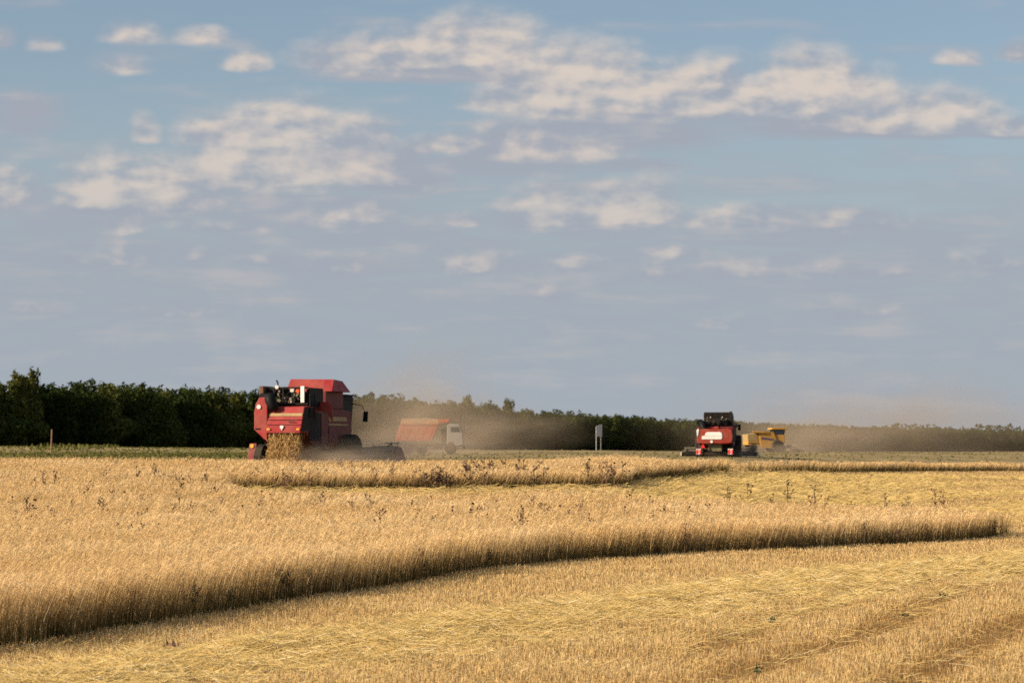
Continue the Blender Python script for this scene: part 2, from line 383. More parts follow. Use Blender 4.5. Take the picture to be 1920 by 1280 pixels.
# ------------------------------------------------------------------ ground
def ground():
    xs = np.concatenate([np.linspace(-2900, -300, 14), np.linspace(-280, -64, 28), np.linspace(-60, 60, 181), np.linspace(64, 320, 36), np.linspace(350, 2900, 14)])
    ys = np.concatenate([np.linspace(-260, 10, 8), np.linspace(14, 130, 200), np.linspace(131.5, 420, 150), np.linspace(440, 3900, 30)])
    X, Y = np.meshgrid(xs, ys); Z = tz(X, Y) - .012
    co = np.stack([X, Y, Z], -1).reshape(-1, 3); w = len(xs)
    i = (np.arange(len(ys)-1)*w)[:, None] + np.arange(w-1)[None, :]
    q = np.stack([i, i+1, i+1+w, i+w], -1).reshape(-1, 4)
    mt = bpy.data.materials.new('field_soil'); mt.use_nodes = True; nt = mt.node_tree; b = nt.nodes['Principled BSDF']
    b.inputs['Roughness'].default_value = .95; b.inputs['Specular IOR Level'].default_value = .1
    g = nt.nodes.new('ShaderNodeNewGeometry')
    def noise(scale, detail, rough=.6):
        n = nt.nodes.new('ShaderNodeTexNoise'); n.inputs['Scale'].default_value = scale; n.inputs['Detail'].default_value = detail; n.inputs['Roughness'].default_value = rough
        nt.links.new(g.outputs['Position'], n.inputs['Vector']); return n
    cr = nt.nodes.new('ShaderNodeValToRGB'); e = cr.color_ramp.elements
    e[0].position = .3; e[0].color = (.15, .085, .034, 1); e[1].position = .7; e[1].color = (.40, .25, .10, 1)
    n = noise(9, 6, .7); nt.links.new(n.outputs[0], cr.inputs[0])
    c2 = nt.nodes.new('ShaderNodeValToRGB'); e = c2.color_ramp.elements
    e[0].position = .35; e[0].color = (.75, .70, .62, 1); e[1].position = .65; e[1].color = (1.15, 1.12, 1.0, 1)
    nt.links.new(noise(.35, 4).outputs[0], c2.inputs[0])
    mx = nt.nodes.new('ShaderNodeMix'); mx.data_type = 'RGBA'; mx.blend_type = 'MULTIPLY'; mx.inputs['Factor'].default_value = 1
    nt.links.new(cr.outputs[0], mx.inputs['A']); nt.links.new(c2.outputs[0], mx.inputs['B'])
    nt.links.new(mx.outputs['Result'], b.inputs['Base Color'])
    bp = nt.nodes.new('ShaderNodeBump'); bp.inputs['Strength'].default_value = .6; bp.inputs['Distance'].default_value = .04
    nt.links.new(n.outputs[0], bp.inputs['Height']); nt.links.new(bp.outputs[0], b.inputs['Normal'])
    o = np_mesh('ground', co, q, mt, smooth=True); o['kind'] = 'structure'
ground()

# ------------------------------------------------------------------ field outlines
FRONT = [(-120,1222),(0,1200),(120,1184),(250,1162),(400,1142),(520,1121),(640,1107),(760,1089),(900,1066),(1050,1051),(1280,1036),(1450,1029),(1600,1021),(1750,1016),(1850,1007),(1880,1001),(1890,992)]
TIPBACK = [(1884,966),(1700,950),(1500,944),(1300,934),(1180,928),(800,924),(520,922),(465,917),(425,908)]   # seen along the ear tops
GAP = [(415,917),(440,920),(560,921),(640,922),(800,920),(1000,917),(1100,918),(1176,916),(1183,903),(1290,895),(1400,886),(1500,882),(1700,882),(1880,883),(1990,884)]
BACK = [(1990,872),(1900,869),(1700,867),(1500,863),(1300,862),(1000,861),(700,863),(500,861),(300,858),(0,857),(-120,857)]
WHEAT_H = .70
wheat_poly = [at(*p) for p in FRONT] + [at(x, y, WHEAT_H) for x, y in TIPBACK] + [at(*p) for p in GAP] + [at(x, y, WHEAT_H) for x, y in BACK]
EDGE = [at(x, y + (y-845)*.036 + max(0, y-1060)*.08) for x, y in FRONT]
wheat_poly[:len(FRONT)] = EDGE

def dist_to(pl, x, y):
    d = np.full(len(x), 1e9)
    for i in range(len(pl)-1):
        a, b = pl[i], pl[i+1]; ab = b-a; t = np.clip(((x-a[0])*ab[0]+(y-a[1])*ab[1])/(ab@ab), 0, 1)
        d = np.minimum(d, np.hypot(x-a[0]-t*ab[0], y-a[1]-t*ab[1]))
    return d
def scatter(d0, d1, K, amin=-1.14, amax=1.14):
    """random ground points within the view fan, K/depth per square metre"""
    xs = []; ys = []
    for d in np.arange(d0, d1, 1.0):
        half = d*960/F; n = int(K/d * half*(amax-amin))
        xs.append(RNG.uniform(amin, amax, n)*half); ys.append(RNG.uniform(d, d+1, n))
    return np.concatenate(xs), np.concatenate(ys)

def wheat():
    x, y = scatter(29, 250, 10500)
    xg, yg = scatter(80, 180, 9000, -.7); kg = dist_to(np.array([at(*p) for p in GAP]), xg, yg) < 1.6; x = np.r_[x, xg[kg]]; y = np.r_[y, yg[kg]]
    xe, ye = scatter(29, 120, 15000); ke = (dist_to(np.array(EDGE), xe, ye) < 1.5) & (RNG.random(len(xe)) < .42 + .5*smooth_noise(xe, ye, 1.8, 61)); x = np.r_[x, xe[ke]]; y = np.r_[y, ye[ke]]
    wob = .22*smooth_noise(x, y, 1.1, 62) + .20*smooth_noise(x, y, .4, 63)
    keep = inside(wheat_poly, x - wob*.86, y + wob*.51) & ((y < 130) | (RNG.random(len(x)) < .8)); x, y = x[keep], y[keep]
    n = len(x); z = tz(x, y)
    patch = smooth_noise(x, y, 5, 3); lod = smooth_noise(x, y, 1.6, 8)
    h = WHEAT_H*np.interp(y, [34, 60, 80, 90, 100], [1.24, 1.16, 1.04, 1.0, .97])*(1 + .09*patch + RNG.normal(0, .075, n)); h = np.maximum(h, .3)
    lean_a = RNG.normal(.15, .55, n) + .5*lod; lean = np.abs(RNG.normal(.17, .10, n)) + .10*np.maximum(lod, 0)*1.6
    h = h*(1 + np.exp(-(dist_to(np.array(EDGE), x, y)/1.0)**2)*(.16*smooth_noise(x, y, .55, 64) + .12*smooth_noise(x, y, 1.6, 65)))
    edge = np.exp(-(dist_to(np.array(EDGE), x, y)/.5)**2); lean = lean*(1-.35*edge)
    dirx, diry = np.cos(lean_a), np.sin(lean_a)
    lodg = np.clip((smooth_noise(x, y, 3.6, 51) - .22)*3.2, 0, 1)*(y < 95)*(1-np.exp(-(dist_to(np.array(EDGE), x, y)/1.8)**2)); lean = lean + .42*lodg; h = h*(1-.10*lodg); lean_a = lean_a + 1.3*lodg*smooth_noise(x, y, 2.0, 52)
    u = np.array([0, .42, .78, 1.0])
    off = (u**1.8)[None, :]*lean[:, None]*h[:, None]*1.5
    zz = u[None, :]*h[:, None]*np.sqrt(np.maximum(.2, 1-(lean**2)[:, None]*u[None, :]))
    P = np.stack([x[:, None]+off*dirx[:, None], y[:, None]+off*diry[:, None], z[:, None]+zz-.02], -1)
    w0 = np.maximum(.0027, y*.000075)
    W = w0[:, None]*np.array([1.15, 1.0, .8, .6])[None, :]
    ang = RNG.uniform(-1.0, 1.0, n); S = np.stack([np.cos(ang), np.sin(ang), np.zeros(n)], -1)
    V = np.clip(.5 + .20*patch + .16*smooth_noise(x, y, 11, 71) - .20*lodg + RNG.normal(0, .16, n), 0, 1)
    dry = (RNG.random(n) < .16) & (dist_to(np.array(EDGE), x, y) < 1.0); V = np.where(dry, np.clip(V+.2, 0, 1), V)  # pale dry edge stalks, feet left undarkened to paint in sunlit stems
    stems = ribbons(P, W, S, V, np.where(dry[:, None], np.maximum(u, .85)[None, :], u[None, :]))
    # ears nod over with the wind
    tip = P[:, 3]; L_ = RNG.uniform(.09, .15, n)
    fwd = np.stack([dirx, diry, np.zeros(n)], -1); up = np.array([0, 0, 1.0])
    nod = RNG.uniform(-.5, .8, n)
    E1 = tip + L_[:, None]*.5*(fwd*.75 + up*(.7*nod)[:, None]); E2 = E1 + L_[:, None]*.6*(fwd*.9 + up*(.7*nod-.35)[:, None])
    ears = ribbons(np.stack([tip, E1, E2], 1), w0[:, None]*np.array([1.3, 2.1, .4])[None, :], S, np.clip(V+.14, 0, 1), np.ones(3))
    # some dead leaf blades low down
    k = RNG.random(n) < .35; m_ = int(k.sum()); b = P[k, 1]; a = RNG.uniform(0, 6.28, m_)
    dv = np.stack([np.cos(a), np.sin(a), np.zeros(m_)], -1)
    lf = np.stack([b, b + dv*.10 + up*.10, b + dv*.22 + up*.02], 1)
    leaves = ribbons(lf, w0[k][:, None]*np.array([1.4, 1.7, .3])[None, :], np.stack([-np.sin(a), np.cos(a), np.zeros(m_)], -1), np.clip(V[k]-.3, 0, 1), np.array([.3, .45, .5]))
    # green undergrowth low between the stalks
    k = RNG.random(n) < .55; m_ = int(k.sum()); a = RNG.uniform(0, 6.28, m_); lh = RNG.uniform(.18, .46, m_)
    b = np.stack([x[k] + RNG.normal(0, .03, m_), y[k] + RNG.normal(0, .03, m_), z[k]], -1); dv = np.stack([np.cos(a), np.sin(a), np.zeros(m_)], -1)
    g1 = b + up*(lh*.6)[:, None] + dv*.03; g2 = b + up*lh[:, None] + dv*(.05+.25*lh)[:, None]
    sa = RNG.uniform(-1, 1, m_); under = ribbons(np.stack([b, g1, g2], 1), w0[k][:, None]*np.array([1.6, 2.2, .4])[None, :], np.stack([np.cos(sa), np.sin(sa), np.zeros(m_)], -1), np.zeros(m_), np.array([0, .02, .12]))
    co, q, v, t = join([stems, ears, leaves, under])
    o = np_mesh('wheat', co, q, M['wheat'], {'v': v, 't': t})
    tag(o, 'standing ripe pale gold wheat not yet cut, in long blocks across the field', 'wheat', kind='stuff')
wheat()

# tracks and swaths in the cut field, seen as lines on the ground
def path(pts): return np.array([at(*p) for p in pts])
SWATH = path([(60,1330),(330,1262),(640,1222),(960,1180),(1280,1132),(1600,1088),(1920,1056),(2100,1038)])
TRACKS = [path([(1330,1290),(1410,1264),(1540,1222),(1660,1186),(1780,1116),(1960,1060)]), path([(1300,1232),(1385,1197),(1450,1166),(1560,1140),(1700,1098),(1900,1062)]),
          path([(1690,1300),(1810,1226),(1905,1171),(2000,1130)]), path([(-60,1262),(330,1202),(640,1150),(960,1112),(1280,1076),(1700,1046),(1990,1024)])]
FARSWATH = [path([(380,926),(800,925),(1180,922),(1300,913),(1500,899),(1750,896),(1990,900)]), path([(1180,945),(1400,934),(1600,916),(1800,909),(1990,912)]),
            path([(1560,948),(1700,936),(1900,926),(2000,925)]), path([(1750,990),(1990,944)])]
def swath_z(x, y):
    d = dist_to(SWATH, x, y)
    return .17*np.exp(-(d/1.7)**2)*np.maximum(.1, 1+.8*smooth_noise(x, y, 1.3, 21))

def verge_lo(x): return np.interp(x, [-110, -30, -18, 5, 15, 30, 50, 75, 110, 330], [112, 114, 118, 135, 150, 192, 250, 262, 290, 520])
def stubble():
    x, y = scatter(24.5, 110, 23000); x2, y2 = scatter(80, 340, 7000); x = np.r_[x, x2]; y = np.r_[y, y2]
    # pull the stalks into drill rows along the direction of travel
    a = np.array([21.6, 36.])/np.hypot(21.6, 36); nn = np.array([a[1], -a[0]])
    c = x*nn[0] + y*nn[1]; row = np.round(c/.16)*.16; pull = (row - c)*.85*(y < 75); x = x + nn[0]*pull; y = y + nn[1]*pull
    keep = ~inside(wheat_poly, x, y)
    gap = np.zeros(len(x), bool)
    h = np.abs(RNG.normal(.11, .026, len(x)))*(1+.18*smooth_noise(x, y, 2.2, 5))
    for tr in TRACKS[:3]:
        for s in (0,):
            d = dist_to(tr, x, y); h *= 1-.75*np.exp(-(d/.34)**2); gap |= (d < .30) & (RNG.random(len(x)) < .5)
    keep &= ~gap & (y < np.minimum(verge_lo(x), 300))
    keep &= ~((dist_to(SWATH, x, y) < .9) & (RNG.random(len(x)) < .6))
    x, y, h = x[keep], y[keep], h[keep]; n = len(x); z = tz(x, y)
    h = np.maximum(h, .03)*np.where(y > 90, .8, 1)
    lean = RNG.normal(0, .18, (n, 2)) + np.array([.05, .03])
    P0 = np.stack([x, y, z-.02], -1); P1 = P0 + np.stack([lean[:, 0]*h, lean[:, 1]*h, h+.02], -1)
    w = np.maximum(.0024, y*.000062)*RNG.uniform(.7, 1.3, n); ang = RNG.uniform(-.9, .9, n)
    S = np.stack([np.cos(ang), np.sin(ang), np.zeros(n)], -1)
    V = np.clip(.45 + .22*smooth_noise(x, y, 3, 11) + RNG.normal(0, .25, n), 0, 1)
    for tr in TRACKS[:3]: V = V - .8*np.exp(-(dist_to(tr, x, y)/.38)**2)*np.clip(.75+1.1*smooth_noise(x, y, 1.7, 81), 0, 1)
    V = np.clip(V, 0, 1)
    for tr in FARSWATH: V = np.clip(V + .25*np.exp(-(dist_to(tr, x, y)/1.3)**2), 0, 1)
    co, q, v, t = ribbons(np.stack([P0, P1], 1), np.stack([w, w], 1), S, V, np.array([0, 1.]))
    o = np_mesh('stubble', co, q, M['stubble'], {'v': v, 't': t})
    tag(o, 'short golden brown stubble left in rows after the harvest', 'stubble', kind='stuff')
stubble()

def lying(x, y, z, wscale, lmin=.22, lmax=.6, tilt=.22):
    n = len(x); L_ = RNG.uniform(lmin, lmax, n)*.5; a = RNG.uniform(0, 2*math.pi, n); e = RNG.normal(0, tilt, n)
    d = np.stack([np.cos(a)*np.cos(e), np.sin(a)*np.cos(e), np.sin(e)], -1); c = np.stack([x, y, z], -1)
    bend = np.stack([-np.sin(a), np.cos(a), np.abs(RNG.normal(0, .5, n))], -1)*(RNG.normal(0, .12, n)*L_)[:, None]
    P = np.stack([c - d*L_[:, None], c + bend, c + d*L_[:, None]], 1)
    P[..., 2] = np.maximum(P[..., 2], tz(P[..., 0].ravel(), P[..., 1].ravel()).reshape(n, 3) + .01)
    s = np.cross(d, np.stack([np.zeros(n), np.full(n, -.8), np.full(n, .6)], -1)); s /= np.linalg.norm(s, axis=1)[:, None] + 1e-6
    w = np.maximum(.0028, y*.000075)*wscale
    V = np.clip(RNG.normal(.5, .25, n), 0, 1)
    return ribbons(P, np.stack([w, w, w*.7], 1), s, V, np.ones(3))
def swaths():
    x, y = scatter(24.5, 90, 26000); d = dist_to(SWATH, x, y)
    p = np.exp(-(d/2.5)**2)*(.42+1.1*smooth_noise(x, y, 1.1, 33)+.7*smooth_noise(x, y, 3.5, 34)) + .25*np.exp(-(d/1.0)**2); keep = (RNG.random(len(x)) < p) & ~inside(wheat_poly, x, y)
    x, y = x[keep], y[keep]; zs = swath_z(x, y)
    near = lying(x, y, tz(x, y) + .05 + zs*RNG.uniform(.35, 1.15, len(x)), 1.0)
    # strays over the stubble
    xs, ys = scatter(24.5, 95, 1500); k = ~inside(wheat_poly, xs, ys) & (RNG.random(len(xs)) < .5 + .6*smooth_noise(xs, ys, 2.5, 4)); xs, ys = xs[k], ys[k]
    stray = lying(xs, ys, tz(xs, ys) + .10, .75, .10, .34, tilt=.35)
    co, q, v, t = join([near, stray]); o = np_mesh('straw_swath', co, q, M['straw'], {'v': v, 't': t})
    tag(o, 'long heap of loose yellow straw lying across the near stubble', 'straw', kind='stuff')
    parts = []
    x, y = scatter(70, 240, 9000)
    ok = ~inside(wheat_poly, x, y); x, y = x[ok], y[ok]
    p = np.zeros(len(x))
    for tr in FARSWATH: p = np.maximum(p, np.exp(-(dist_to(tr, x, y)/1.7)**2))
    keep = RNG.random(len(x)) < p*(.55+.6*smooth_noise(x, y, 5, 41)); x, y = x[keep], y[keep]
    co, q, v, t = lying(x, y, tz(x, y) + .06 + RNG.uniform(0, .16, len(x)), 1.15, .3, .7)
    o = np_mesh('straw_swath', co, q, M['straw'], {'v': v*.8, 't': t})
    tag(o, 'yellow straw bands on the cut strip behind the near wheat', 'straw', kind='stuff')
swaths()

# ------------------------------------------------------------------ green verge before the wood
def verge():
    xs = np.linspace(-110, 330, 200); lo = verge_lo
    def hi(x): return np.interp(x, [-110, -76, 205, 330], [300, 352, 942, 1200])
    us = np.linspace(0, 1, 60)**1.3
    X = np.repeat(xs[None, :], 60, 0); Y = lo(X) + us[:, None]*(hi(X)-lo(X))
    co = np.stack([X, Y, tz(X, Y)+.02], -1).reshape(-1, 3); i = (np.arange(59)*200)[:, None] + np.arange(199)[None, :]
    q = np.stack([i, i+1, i+201, i+200], -1).reshape(-1, 4)
    mt = mat('verge_soil', (.27, .20, .09), .95, .4, .12, spec=.1)
    o = np_mesh('grass_verge', co, q, mt, smooth=True); o['kind'] = 'structure'
    n = 60000; a = RNG.uniform(-1.12, 1.12, n); y = RNG.uniform(112, 420, n); x = a*y*960/F
    k = (y > lo(x)) & (y < hi(x)) & ((x < -.1*y) | (RNG.random(n) < .07)); x, y = x[k], y[k]; n = len(x)
    h = np.abs(RNG.normal(.10, .04, n))*(1+.5*smooth_noise(x, y, 12, 2))
    h = h*np.where(np.hypot(x+52.5, (y-283)*.25) < 4.5, 3.0, 1)
    P0 = np.stack([x, y, tz(x, y)], -1); ang = RNG.uniform(0, 6.28, n)
    P1 = P0 + np.stack([np.cos(ang)*h*.3, np.sin(ang)*h*.3, h], -1); sa = RNG.uniform(-.8, .8, n)
    w = y*.00055; co, q, v, t = ribbons(np.stack([P0, P1], 1), np.stack([w, w*.25], 1), np.stack([np.cos(sa), np.sin(sa), 0*sa], -1), np.clip(.35+.3*smooth_noise(x, y, 25, 9)+RNG.normal(0, .25, n)+.25*(x > 0), 0, 1), np.array([0, 1.]))
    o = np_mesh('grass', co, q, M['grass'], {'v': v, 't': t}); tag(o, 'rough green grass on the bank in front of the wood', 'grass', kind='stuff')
verge()

# ------------------------------------------------------------------ trees
def crown_mesh(name, h, rad, n, size, seed, material, slim=False):
    r = np.random.default_rng(seed)
    lobes = []
    nl = 9 if not slim else 7
    for i in range(nl):
        u = (i+.5)/nl; zc = h*(.14+.68*u); prof = (math.sin(math.pi*min(1, .30+.55*u))**.7) if not slim else (math.sin(math.pi*min(1, .2+.76*u))**.9)
        a = r.uniform(0, 6.28); rr = rad*prof
        lobes.append((rr*.45*math.cos(a), rr*.45*math.sin(a), zc, rr*r.uniform(.55, .85), h*r.uniform(.10, .17)))
    for i in range(9):
        a = r.uniform(0, 6.28); q_ = rad*r.uniform(.1, .85); lobes.append((q_*math.cos(a), q_*math.sin(a), h*(r.uniform(.84, .95) - .10*(q_/rad)**2), rad*r.uniform(.10, .18), h*r.uniform(.07, .12)))
    wts = np.array([l[3]**1.6*l[4]**.5 for l in lobes]); wts /= wts.sum()
    k = r.choice(len(lobes), n, p=wts); L_ = np.array(lobes)[k]
    d = r.normal(size=(n, 3)); d /= np.linalg.norm(d, axis=1)[:, None]; q_ = r.uniform(.55, 1.0, n)**.5 * r.choice([1, 1, 1, 1.12], n)
    c = L_[:, :3] + d*q_[:, None]*np.stack([L_[:, 3]*1.25, L_[:, 3]*1.25, L_[:, 4]*1.2], -1)
    c[:, 2] = np.maximum(c[:, 2], .3)
    nrm = d + r.normal(0, .55, (n, 3)); nrm /= np.linalg.norm(nrm, axis=1)[:, None]
    u = np.cross(nrm, r.normal(size=(n, 3))); u /= np.linalg.norm(u, axis=1)[:, None]; w = np.cross(nrm, u)
    s = size*r.uniform(.55, 1.3, n)[:, None]
    co = np.stack([c-u*s, c+w*s*.62, c+u*s, c-w*s*.62], 1).reshape(-1, 3)
    q = np.arange(n*4).reshape(-1, 4)
    o = np_mesh(name, co, q, material); return o
def tree_proto(h, rad, n, size, seed, leaf, bark, slim=False):
    root = empty('tree', (0, 0, 0))
    cr = crown_mesh('crown', h, rad, n, size, seed, leaf, slim); cr.parent = root
    m_ = MB(); r = random.Random(seed)
    m_.tube([(0, 0, -.2), (.05, 0, h*.25), (.1, .05, h*.6), (.05, .1, h*.92)], [h*.016, h*.013, h*.008, h*.002], 7)
    for i in range(6):
        a = r.uniform(0, 6.28); z0 = h*r.uniform(.2, .65); l = rad*r.uniform(.5, .9)
        m_.tube([(.05, .02, z0), (l*.5*math.cos(a), l*.5*math.sin(a), z0+h*.07), (l*math.cos(a), l*math.sin(a), z0+h*.18)], [h*.006, h*.004, h*.0015], 5)
    m_.build('trunk', bark, root); return root
def copy_tree(src, loc, rz, sc):
    c = src.copy(); C.objects.link(c); c.location = loc; c.rotation_euler = (0, 0, rz); c.scale = sc
    for ch in src.children:
        k = ch.copy(); C.objects.link(k); k.parent = c
    return c
def wood():
    kinds = [
      ('dark', [tree_proto(10, 3.89, 4560, .285, 11, M['leaf_dark'], M['bark']), tree_proto(10, 3.54, 4256, .285, 12, M['leaf_dark'], M['bark']), tree_proto(10, 4.25, 4864, .285, 13, M['leaf_dark'], M['bark'])]),
      ('mid', [tree_proto(10, 3.78, 4256, .285, 21, M['leaf_mid'], M['bark']), tree_proto(10, 3.30, 4256, .285, 22, M['leaf_mid'], M['bark'], True)]),
      ('pale', [tree_proto(10, 2.83, 3952, .285, 31, M['leaf_pale'], M['bark_pale'], True), tree_proto(10, 3.19, 3952, .285, 32, M['leaf_pale'], M['bark_pale'], True)])]
    used = set(); rr = random.Random(5)
    names = {'dark': 'dark green dense', 'mid': 'mid green bushy', 'pale': 'pale yellow green slim'}
    A = np.array([-92., 318.]); Bv = np.array([212., 957.]); Ltot = np.linalg.norm(Bv-A); dirv = (Bv-A)/Ltot; nrm = np.array([-dirv[1], dirv[0]])
    TOPS = [(-60,712),(0,712),(60,716),(150,716),(300,722),(480,728),(560,734),(700,740),(860,752),(1000,767),(1100,775),(1300,786),(1500,795),(1700,802),(1920,806)]
    def put(p, kind, label_tail, ht, group, slim=1.0):
        protos = dict(kinds)[kind]; i = rr.randrange(len(protos)); src = protos[i]
        sc = ht/10.; wsc = sc*rr.uniform(.85, 1.15)*slim
        loc = (p[0], p[1], float(tz(p[0], p[1]))-.05); rz = rr.uniform(0, 6.28)
        if (kind, i) not in used:
            used.add((kind, i)); o = src; o.location = loc; o.rotation_euler = (0, 0, rz); o.scale = (wsc, wsc, sc)
        else: o = copy_tree(src, loc, rz, (wsc, wsc, sc))
        tag(o, names[kind] + ' tree ' + label_tail, 'tree', group); return o
    for row in range(2):
        s = 0.0
        while s < Ltot:
            p = A + dirv*s + nrm*(row*5.5 + rr.uniform(-1.2, 1.2))
            px = 960 + F*p[0]/p[1]; dist = p[1]
            top = np.interp(px, [t[0] for t in TOPS], [t[1] for t in TOPS])
            ht = EYE + (HOR-top)/F*dist - float(tz(p[0], p[1]))
            ht *= rr.uniform(.92, 1.0)*(.98 if row == 0 else 1.0)
            kind = 'dark' if rr.random() < .62 else ('mid' if rr.random() < .7 else 'pale')
            if 740 < px < 1000: kind = rr.choice(['mid', 'pale', 'mid', 'dark'])
            if px < -5 or (row == 0 and px < 48): kind = rr.choice(['pale', 'mid'])
            if px < 430: where = 'in the dark wood left of the near red harvester'
            elif px < 690: where = 'in the wood directly behind the near red harvester'
            elif px < 880: where = 'in the wood behind the orange tipper truck'
            elif px < 1290: where = 'in the wood behind the board on two posts'
            elif px < 1500: where = 'in the wood behind the far red harvester'
            else: where = 'in the hazy wood right of the yellow harvester'
            put(p, kind, where, ht, kind + ' trees ' + where)
            s += rr.uniform(3.9, 5.3) * (1.0 if px < 1200 else 1.3)
    # taller ones that stand out of the row
    for i, (px, top, kind, tail) in enumerate([(36, 695, 'pale', 'tallest at the far left end of the wood'), (12, 700, 'pale', 'second tallest at the far left end of the wood'), (868, 744, 'pale', 'rising above the hazy wood just right of the truck cab'),
                          (940, 749, 'pale', 'rising above the wood between the truck and the board'), (905, 753, 'mid', 'rising slightly above the wood between two pale tall trees')]):
        t = ((px-960)/F*A[1]-A[0])/(dirv[0]-(px-960)/F*dirv[1]); p = A + dirv*t - nrm*1.5
        put(p, kind, tail, EYE + (HOR-top)/F*p[1] - float(tz(p[0], p[1])), 'tall trees standing out of the wood', .72)
    # the mass of the wood behind the front rows, and the far wood on the right
    n = 40000; r = np.random.default_rng(77)
    s = r.uniform(0, 1, n)*Ltot; dp = r.uniform(10, 40, n); p = A + s[:, None]*dirv + dp[:, None]*nrm
    ht = 8.0 + .5*np.sin(s*.35)+.4*np.sin(s*1.3)
    c = np.stack([p[:, 0], p[:, 1], tz(p[:, 0], p[:, 1]) + r.uniform(.02, 1, n)*ht], -1)
    n2 = 9000; x2 = r.uniform(225, 900, n2); y2 = 1500 + r.uniform(-25, 25, n2) + (x2-400)*.35
    h2 = 15.5 + 1.1*np.sin(x2*.11) + .8*np.sin(x2*.37+1); z2 = tz(x2, y2) + r.uniform(.02, 1, n2)**.8*h2
    def clump(c, size, name, label):
        m_ = len(c); nr = r.normal(size=(m_, 3)); nr /= np.linalg.norm(nr, axis=1)[:, None]; u = np.cross(nr, r.normal(size=(m_, 3))); u /= np.linalg.norm(u, axis=1)[:, None]; w = np.cross(nr, u)
        s_ = size*r.uniform(.6, 1.2, m_)[:, None]; co = np.stack([c-u*s_, c+w*s_*.7, c+u*s_, c-w*s_*.7], 1).reshape(-1, 3)
        o = np_mesh(name, co, np.arange(m_*4).reshape(-1, 4), M['leaf_dark']); tag(o, label, 'wood', kind='stuff')
    clump(c, .75, 'woodland', 'dense dark wood filling in behind the front rows of trees')
    clump(np.stack([x2, y2, z2], -1), 1.6, 'far_woodland', 'far hazy wood on the horizon at the right')
wood()

# ------------------------------------------------------------------ machines
def wheel(parent, x, y, r, w, side, rim_r=.55, lug=.03):
    """side +1: outer face towards +x"""
    t = MB().lathe([(-w/2, r*rim_r), (-w/2, r*.9), (-w*.36, r), (w*.36, r), (w/2, r*.9), (w/2, r*rim_r)], (x, y, r), 'x', 32, lug)
    wh = empty('wheel', (0, 0, 0)); wh.parent = parent
    t.build('tyre', M['rubber'], wh)
    rm = MB().lathe([(-w*.42, r*rim_r*.98), (w*.30*side, r*rim_r*.96), (w*.38*side, r*rim_r*.5), (w*.46*side, r*.16)] if side > 0 else
                    [(w*.42, r*rim_r*.98), (-w*.30, r*rim_r*.96), (-w*.38, r*rim_r*.5), (-w*.46, r*.16)], (x, y, r), 'x', 20)
    rm.build('rim', M['rim'], wh)
    return wh
def header(parent, x0, x1, y, material, endmat, tine=True, h=1.0, reel=.52, rail='steel'):
    """cutting table with reel; y is where it meets the feeder house, it reaches forward (+y)"""
    hd = MB().prism([(y, .18), (y, h), (y+.08, h), (y+.10, .42), (y+.75, .16), (y+1.1, .12), (y+1.1, .06), (y+.1, .06)], 'x', x0, x1).build('header', material, parent)
    b = MB()
    b.box(x0, x1, y-.10, y-.003, h-.16, h-.06); b.box(x0, x1, y-.10, y-.003, h*.42, h*.42+.09)
    n = 7
    for i in range(n+1):
        xx = x0 + .05 + (x1-x0-.16)*i/n; b.box(xx, xx+.06, y-.092, y-.004, .2, h-.17)
    b.build('back_frame', M[rail], hd)
    r_ = MB(); cy_, cz_, rr = y+.95, reel+.38, reel
    r_.tube([(x0+.15, cy_, cz_), (x1-.15, cy_, cz_)], .06, 8)
    for k in range(6):
        a = k*math.pi/3 + .3; yy, zz = cy_+rr*math.cos(a), cz_+rr*math.sin(a)
        r_.tube([(x0+.15, yy, zz), (x1-.15, yy, zz)], .03, 6)
        for xx in np.linspace(x0+.2, x1-.2, 5): r_.box(xx-.02, xx+.02, min(cy_, yy)-.012, max(cy_, yy)+.012, min(cz_, zz)-.012, max(cz_, zz)+.012) if False else r_.tube([(xx, cy_, cz_), (xx, yy, zz)], .02, 5)
        for xx in np.linspace(x0+.3, x1-.3, 30): r_.tube([(xx, yy, zz), (xx, yy-.04, zz-.2)], .008, 4)
    r_.build('reel', M['steel'], hd)
    for xx, dx in ((x0, -.10), (x1, .10)):
        MB().prism([(y-.12, .1), (y-.12, h*.86), (y+.15, h*1.04), (y+.75, h*.98), (y+1.9, .2), (y+1.9, .08)], 'x', min(xx, xx+dx)-.001, max(xx, xx+dx)+.001).build('divider', endmat, hd, .02)
    for sx in (x0+.35, x1-.35): MB().tube([(sx, y, h), (sx, y+.5, h+.2), (sx, cy_, cz_)], .04, 6).build('reel_arm', M['dark'], hd)
    return hd

